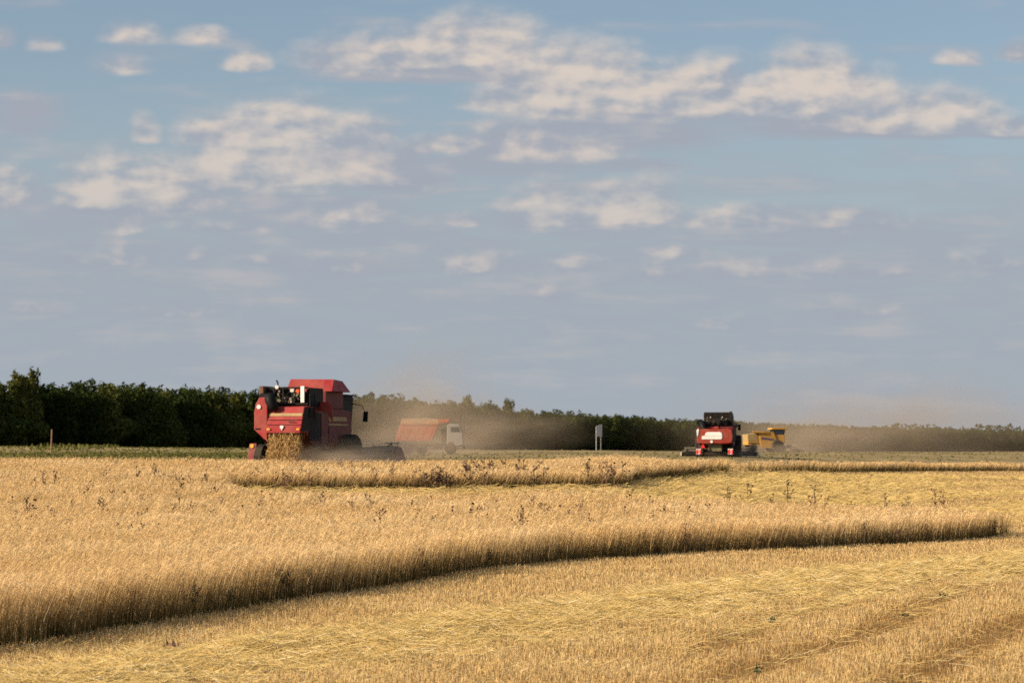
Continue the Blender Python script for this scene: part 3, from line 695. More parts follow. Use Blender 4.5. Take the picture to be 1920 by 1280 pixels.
def red_combine():
    gx, gy = at(528, 885.0)
    D = 106.0; gx = (528-960)/F*D
    root = empty('combine_harvester', (gx, D, float(tz(gx, D))+.03), R(-16))
    tag(root, 'near red combine harvester seen from behind with open engine deck, straw falling from its hood', 'combine harvester', 'combine harvesters working in the field')
    rt = root
    # main body: threshing housing with a tapered underside
    body = MB().prism([(.25, 1.75), (.9, 1.35), (2.4, 1.0), (5.9, 1.15), (6.2, 1.6), (6.2, 2.9), (4.6, 3.0), (.25, 3.0)], 'x', -1.12, 1.12).build('body', M['red_shaded'], rt, .03)
    s = MB(); s.box(1.124, 1.16, 3.0, 5.4, 2.42, 2.62); s.box(1.124, 1.15, 3.0, 5.6, 2.22, 2.30); s.build('side_stripe', M['gold'], body)
    s = MB(); s.box(1.123, 1.17, .5, 1.9, 1.5, 2.75); s.build('side_panel', M['dark'], body, .02)
    s = MB(); s.box(1.123, 1.175, 2.0, 2.9, 1.35, 2.75); s.build('side_panel', M['red_shaded'], body, .02)
    s = MB(); s.box(1.123, 1.175, 3.0, 4.3, 1.3, 2.16); s.build('side_panel', M['red_shaded'], body, .02)
    MB().prism([(1.0,3.27),(1.55,3.29),(1.72,3.12),(1.76,2.30),(1.52,2.72),(1.25,2.84),(1.0,2.95)], 'y', 1.90, 1.96).build('open_side_door', M['red'], rt, .01)
    # rear hood: wide folded panel with a lip, and the tall left cheek
    hood = MB().prism([(-.55, 1.88), (-.52, 2.15), (-.30, 2.60), (-.12, 3.02), (.6, 3.08), (1.2, 3.0), (1.2, 1.9), (.1, 1.86)], 'x', -.52, 1.15).build('rear_hood', M['red'], rt, .03)
    MB().box(-.50, 1.13, -.60, -.535, 1.84, 1.95).build('lip', M['red'], hood, .015)
    MB().prism([(-.318, 2.60), (-.318, 2.625), (-.27, 2.73), (-.285, 2.73)], 'x', -.50, 1.12).build('trim_strip', M['gold'], hood)
    s = MB(); s.box(.16, .32, -.585, -.535, 2.06, 2.17); s.box(.21, .27, -.59, -.54, 1.98, 2.06); s.build('plate', M['white'], hood)
    ch = MB().prism([(-1.17, 2.0), (-1.17, 2.75), (-1.10, 3.15), (-.92, 3.44), (-.62, 3.46), (-.53, 3.2), (-.53, 1.52), (-.64, 1.54)], 'y', -.40, .75).build('hood_cheek', M['red'], rt, .03)
    MB().lathe([(0, .10), (.04, .10), (.05, .05)], (-.93, -.445, 3.02), 'y', 16).build('round_emblem', M['white'], ch)
    MB().box(-1.10, -.86, -.425, -.402, 2.0, 2.06).build('slot', M['black'], ch)
    MB().box(-1.125, -.54, .76, 2.6, 1.7, 2.99).build('side_panel', M['red_shaded'], rt)
    MB().prism([(-.50, 1.92), (-.46, 2.15), (-.26, 2.58), (-.08, 2.98), (1.2, 2.98), (1.2, 1.92)], 'x', 1.155, 1.18).build('side_panel', M['dark'], hood)  # added dark sheet standing in for shade on the hood's right side
    s = MB()
    for z, y in ((2.2, -.512), (2.42, -.41)): s.box(-.50, 1.13, y-.012, y+.03, z, z+.018)
    s.box(.30, .318, -.54, -.50, 1.97, 2.12); s.build('panel_seam', M['dark'], hood)
    MB().tube([(.55, -.47, 2.32), (.55, -.52, 2.35), (.85, -.52, 2.35), (.85, -.47, 2.32)], .018, 6).build('handle', M['dark'], hood)
    for x in (-.40, 1.02): MB().box(x-.07, x+.07, -.60, -.545, 1.97, 2.05).build('tail_lamp', M['amber'], hood)
    # black elbow duct over the cheek
    MB().tube([(-.50, -.20, 3.55), (-.42, -.30, 3.28), (-.30, -.33, 3.02), (-.08, -.28, 2.98)], [.26, .25, .22, .14], 12).build('air_duct', M['black'], rt, 0, True)
    # engine deck
    dk = MB().box(-1.15, 1.12, .5, 2.5, 3.005, 3.12).build('engine_deck', M['dark'], rt)
    eng = MB(); eng.box(-.42, .75, .75, 1.9, 3.125, 3.72); eng.box(-.30, .2, .55, .75, 3.3, 3.85); eng.box(.25, .62, .62, .75, 3.2, 3.6)
    en = eng.build('engine', M['dark'], rt, .03)
    r = random.Random(4); pipes = MB(); bits = {k: MB() for k in ('olive', 'brown', 'steel', 'cream', 'dark')}
    for i in range(14):
        x = r.uniform(-.45, .8); z = r.uniform(3.2, 3.8); pipes.tube([(x, .45, z), (x+r.uniform(-.3, .3), .42, z+r.uniform(-.25, .25)), (x+r.uniform(-.3, .3), .6, z+r.uniform(-.2, .2))], r.uniform(.02, .045), 7)
    pipes.build('hose', M['black'], en)
    for i in range(46):
        k = r.choice(['olive', 'olive', 'brown', 'steel', 'steel', 'cream', 'dark']); x = r.uniform(-.5, .85); z = r.uniform(3.14, 3.86); sx, sz = r.uniform(.04, .15), r.uniform(.03, .13); y = r.uniform(.36, .50)
        b = MB()
        if r.random() < .5: b.box(x, x+sx, y, y+.1, z, z+sz)
        else: b.lathe([(0, sz*.7), (.08, sz*.7), (.1, sz*.3)], (x, y, z), 'y', 12)
        b.build('engine_fitting', M[k], en)
    f = MB(); f.box(-.55, 1.12, .35, .42, 3.86, 3.93); f.box(-.55, 1.12, .35, .42, 3.13, 3.2)
    for x in (-.55, -.1, .34, .78): f.box(x, x+.05, .352, .418, 3.2, 3.86)
    f.build('guard_rail', M['dark'], rt)
    sc = MB().box(-1.22, -1.0, .3, 1.5, 3.50, 3.98); sc.build('radiator_screen', M['brown'], rt, .03)
    MB().box(-.998, -.55, .62, 1.6, 3.5, 3.93).build('radiator_housing', M['black'], rt, .03)
    MB().lathe([(-.1, .16), (.1, .16), (.12, .1)], (-.98, .22, 3.50), 'y', 18).build('rotary_dust_screen', M['black'], rt)
    MB().lathe([(0, .09), (.12, .09), (.16, .04)], (-.36, .3, 3.93), 'y', 14).build('air_cleaner_cap', M['cream'], rt)
    MB().tube([(-.46, .7, 3.9), (-.47, .7, 4.15), (-.52, .66, 4.25)], .035, 8).build('exhaust_pipe', M['dark'], rt)
    MB().box(.30, .46, .30, .5, 3.70, 3.84).build('filter_box', M['cream'], en)
    MB().lathe([(0, .085), (.1, .085), (.12, .04)], (.66, .25, 3.74), 'y', 12).build('filler_cap', M['orange'], en)
    MB().box(.80, .98, .28, .36, 3.22, 3.96).build('white_post_panel', M['white'], rt, .01)
    MB().box(1.0, 1.14, .5, 2.3, 3.13, 3.9).build('deck_locker', M['black'], rt, .02)
    MB().lathe([(0, .055), (.05, .05)], (1.06, .44, 3.86), 'y', 10).build('tail_lamp', M['amber'], rt)
    s = MB(); s.tube([(1.22, .4, 2.5), (1.22, .4, 3.62)], .025); s.tube([(1.22, 1.0, 2.5), (1.22, 1.0, 3.62)], .025)
    for k in range(5): s.tube([(1.22, .4, 2.6+.22*k), (1.22, 1.0, 2.6+.22*k)], .018, 6)
    s.build('ladder', M['dark'], rt)
    # grain tank with open sloping cover
    tk = MB().hexa([(-1.12,2.6,3.0),(1.16,2.6,3.0),(1.16,4.9,3.0),(-1.12,4.9,3.0)], [(-1.12,2.6,3.78),(1.16,2.6,3.78),(1.16,4.9,3.78),(-1.12,4.9,3.78)]).build('grain_tank', M['red_shaded'], rt, .02)
    tc_ = MB().hexa([(-.84,2.62,3.783),(1.46,2.62,3.783),(1.50,5.0,3.783),(-.84,5.0,3.783)], [(-.74,3.0,4.37),(1.40,3.0,4.34),(1.30,4.4,4.30),(-.74,4.4,4.33)]).build('tank_cover', M['red'], tk, .02)
    # cab, mostly hidden in front of the tank
    cb = MB().hexa([(-.95,5.0,2.0),(.95,5.0,2.0),(.95,6.6,2.0),(-.95,6.6,2.0)], [(-.95,5.0,3.62),(.95,5.0,3.62),(.95,6.9,3.62),(-.95,6.9,3.62)]).build('cab', M['dark'], rt, .04)
    MB().hexa([(.953,5.25,2.35),(.985,5.25,2.35),(.985,6.55,2.35),(.953,6.55,2.35)], [(.953,5.25,3.4),(.985,5.25,3.4),(.985,6.75,3.4),(.953,6.75,3.4)]).build('side_window', M['black'], cb)
    MB().hexa([(-.85,6.66,2.35),(.85,6.66,2.35),(.85,6.69,2.35),(-.85,6.69,2.35)], [(-.85,6.9,3.45),(.85,6.9,3.45),(.85,6.93,3.45),(-.85,6.93,3.45)]).build('windscreen', M['glass'], cb)
    MB().box(-.97, .97, 4.95, 6.95, 3.624, 3.72).build('roof', M['dark'], cb, .05)
    MB().tube([(.9, 6.6, 3.3), (1.45, 6.7, 3.2), (1.6, 6.7, 2.95)], .02, 6).build('mirror_arm', M['dark'], rt)
    MB().hexa([(1.50,6.66,2.42),(1.74,6.66,2.42),(1.74,6.74,2.42),(1.50,6.74,2.42)], [(1.53,6.66,2.92),(1.77,6.66,2.92),(1.77,6.74,2.92),(1.53,6.74,2.92)]).build('mirror', M['black'], rt, .03)
    MB().tube([(-1.3, 4.8, 2.9), (-1.35, 3.0, 3.0), (-1.35, 1.2, 3.05)], .15, 12).build('unloading_auger', M['red_shaded'], rt)
    MB().prism([(6.0, 1.2), (6.0, 1.9), (8.0, .75), (8.0, .25)], 'x', -.6, .6).build('feeder_house', M['red_shaded'], rt, .03)
    # running gear
    MB().box(-1.2, 1.2, 1.1, 1.3, .5, .75).build('rear_axle', M['dark'], rt)
    for s_ in (-1, 1): wheel(rt, s_*1.36, 1.15, .66, .44, s_)
    MB().box(-1.3, 1.3, 4.9, 5.2, .75, 1.1).build('front_axle', M['dark'], rt)
    for s_ in (-1, 1): wheel(rt, s_*1.50, 5.0, .90, .65, s_)
    header(rt, -4.45, 2.7, 7.9, M['header'], M['maroon'], h=1.22, rail='pale_steel')
    MB().hexa([(-4.92,7.70,.12),(-4.55,7.70,.12),(-4.55,7.775,.12),(-4.92,7.775,.12)], [(-4.72,7.70,1.40),(-4.34,7.70,1.40),(-4.34,7.775,1.40),(-4.72,7.775,1.40)]).build('end_shield', M['maroon'], rt, .03)
    MB().lathe([(0, .10), (.03, .09)], (-4.58, 7.66, 1.28), 'y', 12).build('side_lamp', M['amber'], rt)
    return root
combine = red_combine()

def falling_straw():
    n = 9000; r = np.random.default_rng(3); u = r.uniform(0, 1, n)**.8
    lx0 = r.uniform(-.42, 1.02, n); keep_ = r.random(n) < .85 + .2*np.sin(lx0*9+1); lx0 = np.where(keep_, lx0, r.uniform(.0, .7, n)); lx = lx0 + r.normal(0, .02, n) + u*r.normal(0, .15, n); ly = -.2 + r.normal(0, .17, n) - .25*u; lz = 1.95 - 1.9*u**.85
    m_ = combine.matrix_basis
    a = combine.rotation_euler.z; x = combine.location.x + lx*math.cos(a) - ly*math.sin(a); y = combine.location.y + lx*math.sin(a) + ly*math.cos(a); z = combine.location.z + lz
    th = r.normal(0, .9, n); L_ = r.uniform(.04, .13, n); d = np.stack([np.sin(th), r.normal(0, .4, n), np.cos(th)], -1)
    c = np.stack([x, y, z], -1); P = np.stack([c-d*L_[:, None], c, c+d*L_[:, None]], 1)
    sa = r.uniform(-1, 1, n); W = np.full((n, 3), .014)
    co, q, v, t = ribbons(P, W, np.stack([np.cos(sa), np.sin(sa), 0*sa], -1), np.clip(r.normal(.20, .14, n), 0, 1), np.ones(3))
    o = np_mesh('falling_straw', co, q, M['stubble'], {'v': v, 't': t}); tag(o, 'thick curtain of chopped straw dropping behind the near red harvester', 'straw', kind='stuff')
falling_straw()

def far_combine():
    D = 185.; gx = (1341-960)/F*D
    root = empty('combine_harvester', (gx, D, float(tz(gx, D))+.02), R(-8)); rt = root
    tag(root, 'farther red combine harvester with a white panel and warning triangle on its rear', 'combine harvester', 'combine harvesters working in the field')
    body = MB().prism([(.3, 1.1), (1.0, .9), (5.8, 1.0), (6.2, 1.5), (6.2, 2.5), (.3, 2.4)], 'x', -1.38, 1.38).build('body', M['red_shaded'], rt, .04)
    s = MB(); s.box(1.384, 1.42, .6, 2.6, 1.2, 2.3); s.build('side_panel', M['dark'], body, .02)
    s = MB(); s.box(1.384, 1.42, 2.7, 5.2, 1.2, 2.3); s.build('side_panel', M['dark'], body, .02)
    hood = MB().prism([(-1.42, 1.10), (-1.44, 1.5), (-1.36, 2.12), (-1.0, 2.22), (1.0, 2.22), (1.30, 2.12), (1.38, 1.6), (1.30, 1.12), (.9, 1.06), (-1.0, 1.06)], 'y', -.35, .9).build('rear_hood', M['brick'], rt, .06)
    MB().prism([(-1.0, 1.40), (-1.06, 1.5), (-1.0, 1.66), (-.80, 1.70), (-.76, 1.88), (-.60, 1.98), (.42, 1.98), (.54, 1.88), (.56, 1.52), (.48, 1.40)], 'y', -.40, -.353).build('rear_panel', M['white'], hood, .015)
    MB().box(-1.0, .5, -.412, -.402, 1.66, 1.69).build('panel_groove', M['cream'], hood)
    MB().lathe([(0, .11), (-.05, .11), (-.06, .06)], (-.27, -.352, 1.22), 'y', 16).build('round_emblem', M['white'], hood)
    MB().prism([(-1.42, 1.65), (-1.46, 2.1), (-1.38, 2.24), (-1.26, 2.18), (-1.36, 1.65)], 'y', -.40, -.355).build('corner_strip', M['white'], hood)
    MB().box(-.05, .27, -.2, .3, 2.224, 2.42).build('beacon_base', M['brick'], rt, .03)
    MB().box(-.58, .50, .05, .9, .45, 1.05).build('straw_chopper', M['olive'], rt, .03)
    s = MB()
    for k in range(7): s.box(-.02+k*.16, .02+k*.16, -.10, .04, .12, .44)
    s.build('chopper_vane', M['rubber'], rt)
    MB().prism([(-1.14, .72), (-.78, .72), (-.96, 1.06)], 'y', -.30, -.25).build('warning_triangle', M['hazred'], rt)
    for x in (-1.48, 1.02):
        hz = MB().box(x-.02, x+.36, -.22, -.19, .22, .66).build('hazard_board', M['white'], rt)
        s = MB()
        for k in range(3):
            u0 = -.30+k*.26; s.prism([(max(x-.02, x+u0), .24+max(0, -.02-u0)), (x+u0+.13 if u0 > -.15 else x+.0, .24), (min(x+.36, x+u0+.48), .24+min(.40, .46-u0-.13+.0) if False else .62), (x+min(.36, u0+.36), .62)], 'y', -.235, -.222)
        s.build('red_stripe', M['hazred'], hz)
    MB().box(-1.40, 1.40, 1.0, 2.6, 2.41, 2.50).build('engine_deck', M['dark'], rt)
    en = MB(); en.box(-.9, .9, .9, 2.2, 2.51, 3.0); en.box(-.3, .4, .7, .9, 2.55, 2.95); en = en.build('engine', M['dark'], rt, .03)
    r = random.Random(9); bits = {k: MB() for k in ('olive', 'steel', 'cream', 'black')}
    for i in range(26):
        k = r.choice(['olive', 'steel', 'black', 'black', 'black'] if i < 20 else ['black']); x = r.uniform(-.95, .9); z = r.uniform(2.5, 3.1); y = r.uniform(.5, .68)
        MB().box(x, x+r.uniform(.04, .12), y, y+.1, z, z+r.uniform(.04, .16)).build('engine_fitting', M[k], en)
    MB().tube([(-1.05, .3, 2.75), (-1.0, .1, 2.45), (-.85, -.05, 2.12), (-.8, -.1, 1.98)], [.24, .24, .2, .15], 12).build('air_duct', M['black'], rt, 0, True)
    MB().lathe([(-.1, .28), (.1, .28), (.14, .2)], (-1.22, .6, 2.72), 'y', 18).build('rotary_dust_screen', M['black'], rt)
    tk = MB().hexa([(-1.0,1.6,2.5),(1.25,1.6,2.5),(1.25,4.4,2.5),(-1.0,4.4,2.5)], [(-1.0,1.6,3.15),(1.25,1.6,3.15),(1.25,4.4,3.15),(-1.0,4.4,3.15)]).build('grain_tank', M['dark'], rt, .03)
    MB().hexa([(-1.02,1.6,3.153),(1.27,1.6,3.153),(1.27,4.4,3.153),(-1.02,4.4,3.153)], [(-.98,1.45,3.56),(1.17,1.45,3.56),(1.17,4.5,3.56),(-.98,4.5,3.56)]).build('tank_extension', M['dark'], tk, .03)
    MB().box(1.05, 1.27, 1.38, 1.46, 3.1, 3.62).build('extension_corner', M['dark'], tk)
    for x in (-.45, .48): MB().lathe([(0, .05), (-.05, .04)], (x, 1.36, 3.16), 'y', 10).build('work_lamp', M['cream'], tk)
    cb = MB().hexa([(-.95,4.6,1.7),(.95,4.6,1.7),(.95,6.4,1.7),(-.95,6.4,1.7)], [(-.95,4.6,3.2),(.95,4.6,3.2),(.95,6.7,3.2),(-.95,6.7,3.2)]).build('cab', M['dark'], rt, .04)
    MB().box(-1.0, 1.0, 4.55, 6.9, 3.204, 3.36).build('roof', M['white'], cb, .04)
    MB().hexa([(.953,4.9,2.0),(.985,4.9,2.0),(.985,6.3,2.0),(.953,6.3,2.0)], [(.953,4.9,3.0),(.985,4.9,3.0),(.985,6.5,3.0),(.953,6.5,3.0)]).build('side_window', M['glass'], cb)
    MB().tube([(.95, 6.2, 2.9), (1.55, 6.3, 2.7)], .02, 6).build('mirror_arm', M['dark'], rt)
    MB().box(1.50, 1.72, 6.26, 6.34, 2.15, 2.65).build('mirror', M['black'], rt, .02)
    MB().tube([(1.45, 4.5, 2.5), (1.5, 2.5, 2.55), (1.5, .6, 2.6)], .14, 12).build('unloading_auger', M['dark'], rt)
    MB().prism([(6.0, 1.0), (6.0, 1.7), (7.6, .7), (7.6, .25)], 'x', -.6, .6).build('feeder_house', M['dark'], rt)
    MB().box(-1.3, 1.3, .9, 1.1, .4, .62).build('rear_axle', M['dark'], rt)
    for s_ in (-1, 1): wheel(rt, s_*1.15, 1.0, .55, .4, s_)
    MB().box(-1.5, 1.5, 4.6, 4.9, .7, 1.0).build('front_axle', M['dark'], rt)
    for s_ in (-1, 1): wheel(rt, s_*1.5, 4.75, .88, .65, s_)
    header(rt, -3.15, 3.0, 7.5, M['dark'], M['cream'], h=.40, reel=.2, rail='dark')
    return root
far_combine()

def yellow_combine():
    D = 320.; gx = (1437-960)/F*D
    root = empty('combine_harvester', (gx, D, float(tz(gx, D))+.02), R(-80)); rt = root   # heading to the right of the view: local +x is its right side, towards the viewer
    tag(root, 'yellow combine harvester side on in the dust behind the farther red one', 'combine harvester', 'combine harvesters working in the field')
    y0 = -3.0
    body = MB().prism([(y0, 1.0), (y0+.8, .9), (y0+5.0, .95), (y0+5.2, 1.5), (y0+5.2, 2.35), (y0, 2.35)], 'x', -1.3, 1.3).build('body', M['yellow'], rt, .05)
    s = MB().prism([(-1.30, 1.05), (-1.42, 2.55), (.72, 2.55), (1.02, 1.35), (.98, .50), (-1.1, .55), (-1.28, 1.0)], 'x', 1.304, 1.42).build('side_panel', M['yellow'], rt, .05)
    s2 = MB(); r = random.Random(2)
    for k in range(9): yy = -1.15 + k*.2; s2.prism([(yy, 1.84-.02*k), (yy+.03, 2.06-.025*k), (yy+.15, 2.04-.025*k), (yy+.13, 1.83-.02*k)], 'x', 1.423, 1.44)
    s2.prism([(-1.2, 1.76), (.75, 1.55), (.78, 1.62), (-1.2, 1.81)], 'x', 1.423, 1.44)
    s2.build('blue_lettering', M['blue'], s)
    MB().prism([(y0+.1, 1.22), (y0+.1, 1.30), (.2, 1.26), (.2, 1.18)], 'x', 1.305, 1.36).build('side_rail', M['dark'], rt)
    MB().prism([(y0, 1.45), (y0-.1, 2.4), (y0+1.3, 2.6), (y0+1.5, 1.5)], 'x', -1.25, 1.33).build('rear_hood', M['gold'], rt, .06)
    MB().box(-1.1, 1.2, y0+1.52, .4, 2.352, 2.75).build('grain_tank', M['olive'], rt, .04)
    MB().prism([(-1.7, 2.552), (-1.55, 2.85), (.2, 2.8), (.5, 2.552)], 'x', -1.0, 1.25).build('tank_cover', M['dark'], rt, .03)
    cb = MB().prism([(.75, 1.3), (.75, 3.08), (2.35, 3.08), (2.05, 1.5)], 'x', -.95, .98).build('cab', M['dark'], rt, .04)
    MB().prism([(.9, 1.7), (.9, 3.0), (2.2, 3.0), (1.95, 1.8)], 'x', .983, 1.0).build('side_window', M['glass'], cb)
    MB().prism([(.40, 3.085), (.46, 3.32), (2.3, 3.36), (2.75, 3.2), (2.7, 3.085)], 'x', -1.05, 1.1).build('roof', M['yellow'], cb, .04)
    MB().tube([(1.2, .6, 2.6), (1.5, -.8, 2.68), (1.5, -2.4, 2.75)], .13, 10).build('unloading_auger', M['yellow'], rt)
    MB().prism([(1.6, .9), (1.7, 1.5), (2.5, .7), (2.4, .25)], 'x', -.6, .6).build('feeder_house', M['olive'], rt)
    for s_ in (-1, 1):
        wheel(rt, s_*1.45, 1.1, .82, .6, s_); wheel(rt, s_*1.15, -2.2, .55, .4, s_)
    MB().box(-1.4, 1.4, -2.3, -2.1, .4, .6).build('rear_axle', M['dark'], rt)
    MB().box(-1.4, 1.4, 1.0, 1.25, .7, .95).build('front_axle', M['dark'], rt)
    header(rt, -3.2, 3.2, 2.4, M['dark'], M['dark'], h=.5, reel=.3)
yellow_combine()

def tipper():
    D = 213.; gx = (803-960)/F*D; k = D/F
    root = empty('tipper_truck', (gx, D, float(tz(gx, D))+.05), 0); rt = root       # nose to +x
    tag(root, 'orange tipper truck with pale cab parked in the dust beyond the near red harvester', 'truck')
    def X(px): return (px-803)*k
    def Zz(py): return (853-py)*k
    ch = MB(); ch.box(X(746), X(866), -.42, -.30, .72, .92); ch.box(X(746), X(866), .30, .42, .72, .92); ch.box(X(756), X(800), -.5, .5, .6, .7); ch.build('chassis', M['dark'], rt)
    # skip with slanted ends, ribs and a forward canopy
    lo, hi = Zz(828.5), Zz(796.5)
    bx = MB().prism([(X(741), lo), (X(752), hi), (X(824), hi), (X(810), lo)], 'y', -1.15, 1.15).build('tipper_body', M['truck_box'], rt, .03)
    rb = MB()
    for i in range(5):
        u = (i+.5)/5; a = X(741)+(X(810)-X(741))*u; b = X(752)+(X(824)-X(752))*u
        rb.hexa([(a-.05, -1.168, lo+.05), (a+.05, -1.168, lo+.05), (a+.05, -1.152, lo+.05), (a-.05, -1.152, lo+.05)], [(b-.05, -1.168, hi-.08), (b+.05, -1.168, hi-.08), (b+.05, -1.152, hi-.08), (b-.05, -1.152, hi-.08)])
    rb.box(X(752), X(823), -1.22, -1.153, hi-.10, hi-.01); rb.build('rib', M['truck_box'], bx)
    MB().prism([(X(752), hi+.003), (X(754), Zz(787.5)), (X(800), Zz(786)), (X(822), Zz(788)), (X(824), hi+.003)], 'y', -1.13, 1.13).build('raised_board', M['tan_board'], bx, .02)
    MB().prism([(X(824.5), hi+.0), (X(823), Zz(788)), (X(843), Zz(787.5)), (X(842), Zz(793))], 'y', -1.13, 1.13).build('canopy', M['truck_box'], bx, .02)
    cb = MB().prism([(X(839), Zz(838)), (X(839), Zz(800)), (X(844), Zz(796.5)), (X(861), Zz(797)), (X(865), Zz(808)), (X(868), Zz(818)), (X(869), Zz(836)), (X(856), Zz(838)), (X(852), Zz(831)), (X(843), Zz(831))], 'y', -1.12, 1.12).build('cab', M['truck_cab'], rt, .05)
    MB().prism([(X(846), Zz(812)), (X(846), Zz(802.5)), (X(860), Zz(802.5)), (X(863.5), Zz(812))], 'y', -1.14, -1.122).build('side_window', M['glass'], cb)
    MB().hexa([(X(866)+.0, -.95, Zz(811)), (X(866)+.06, -.95, Zz(811)), (X(866)+.06, .95, Zz(811)), (X(866), .95, Zz(811))], [(X(862)+.02, -.95, Zz(800)), (X(862)+.07, -.95, Zz(800)), (X(862)+.07, .95, Zz(800)), (X(862)+.02, .95, Zz(800))]).build('windscreen', M['glass'], cb)
    MB().box(X(868), X(872), -1.1, 1.1, Zz(843), Zz(837)).build('bumper', M['dark'], rt, .02)
    MB().box(X(828), X(837), -.9, .9, Zz(836), Zz(806)).build('air_intake_stack', M['dark'], rt, .02)
    MB().box(X(812), X(828), -1.05, -.5, Zz(843), Zz(833)).build('fuel_tank', M['dark'], rt, .04)
    def tw(px, yy, side):
        wh = empty('wheel', (0, 0, 0)); wh.parent = rt; r_ = .50
        MB().lathe([(-.15, .28), (-.15, .44), (-.11, r_), (.11, r_), (.15, .44), (.15, .28)], (X(px), yy, r_), 'y', 28, .01).build('tyre', M['rubber'], wh)
        MB().lathe([(-.12*side, .275), (.10*side, .27), (.13*side, .12)], (X(px), yy, r_), 'y', 18).build('rim', M['rim'], wh)
    for px in (763, 791, 845):
        for s_ in (-1, 1): tw(px, s_*.98, s_)
    MB().box(X(744), X(748), -1.1, 1.1, .75, .95).build('rear_bumper', M['dark'], rt)
tipper()

# ------------------------------------------------------------------ sign, post, small bush
def sign_board():
    D = 300.; x = (1123-960)/F*D; k = D/F; z0 = float(tz(x, D))
    rt = empty('sign_board', (x, D, z0), R(28)); tag(rt, 'pale grey blank board on two posts in front of the wood', 'sign')
    zb = EYE + (HOR-818)/F*D - z0; zt = EYE + (HOR-797)/F*D - z0; w = 6.6*k
    MB().hexa([(-w, -.03, zb), (w, -.03, zb), (w, .03, zb), (-w, .03, zb)], [(-w, -.03, zt-.12), (w, -.03, zt+.12), (w, .03, zt+.12), (-w, .03, zt-.12)]).build('panel', M['sign'], rt, .01)
    for s_ in (-.8, .72): MB().tube([(s_*w, .075, -.2), (s_*w, .075, zt-.2)], .05, 8).build('post', M['post_grey'], rt)
sign_board()
def post():
    D = 240.; x = (97-960)/F*D; z0 = float(tz(x, D)); h = EYE + (HOR-805)/F*D - z0
    o = MB().tube([(0, 0, -.3), (.02, 0, h*.5), (.05, 0, h), (.05, 0, h+.02)], [.085, .08, .07, .03], 10).build('wooden_post', M['wood']); o.location = (x, D, z0)
    tag(o, 'weathered brown wooden post standing alone at the left before the dark wood', 'post')
post()

# ------------------------------------------------------------------ weeds
def weed_mesh(name, h, br, material, seed, head=.035, leafy=False):
    r = random.Random(seed); m_ = MB()
    m_.tube([(0, 0, -.05), (r.uniform(-.03, .03), 0, h*.5), (r.uniform(-.07, .07), 0, h)], [.013, .010, .007], 5)
    def blob(p, s):
        vs = []; fs = []
        for i in range(7):
            d = Vector((r.gauss(0, 1), r.gauss(0, 1), r.gauss(0, 1))).normalized(); c = Vector(p) + d*s*r.uniform(.1, .8)
            u = d.cross(Vector((r.random(), r.random(), r.random()+.1))).normalized(); w = d.cross(u); q = s*r.uniform(.4, .8)
            n = len(vs); vs += [c-u*q, c+w*q*.6, c+u*q, c-w*q*.6]; fs.append((n, n+1, n+2, n+3))
        m_.add(vs, fs)
    head *= 1.3; blob((0, 0, h), head)
    for i in range(br):
        z0 = h*r.uniform(.45, .9); a = r.uniform(0, 6.28); l = h*r.uniform(.12, .26)*(1.1-z0/h*.5); dx, dy = l*math.cos(a), l*math.sin(a)
        m_.tube([(0, 0, z0), (dx*.6, dy*.6, z0+l*.35), (dx, dy, z0+l*.9)], [.009, .007, .005], 4)
        blob((dx, dy, z0+l*.95), head*r.uniform(.7, 1.2))
        if leafy or r.random() < .4: blob((dx*.4, dy*.4, z0+l*.1), head*1.2)
    o = m_.build(name, material); return o
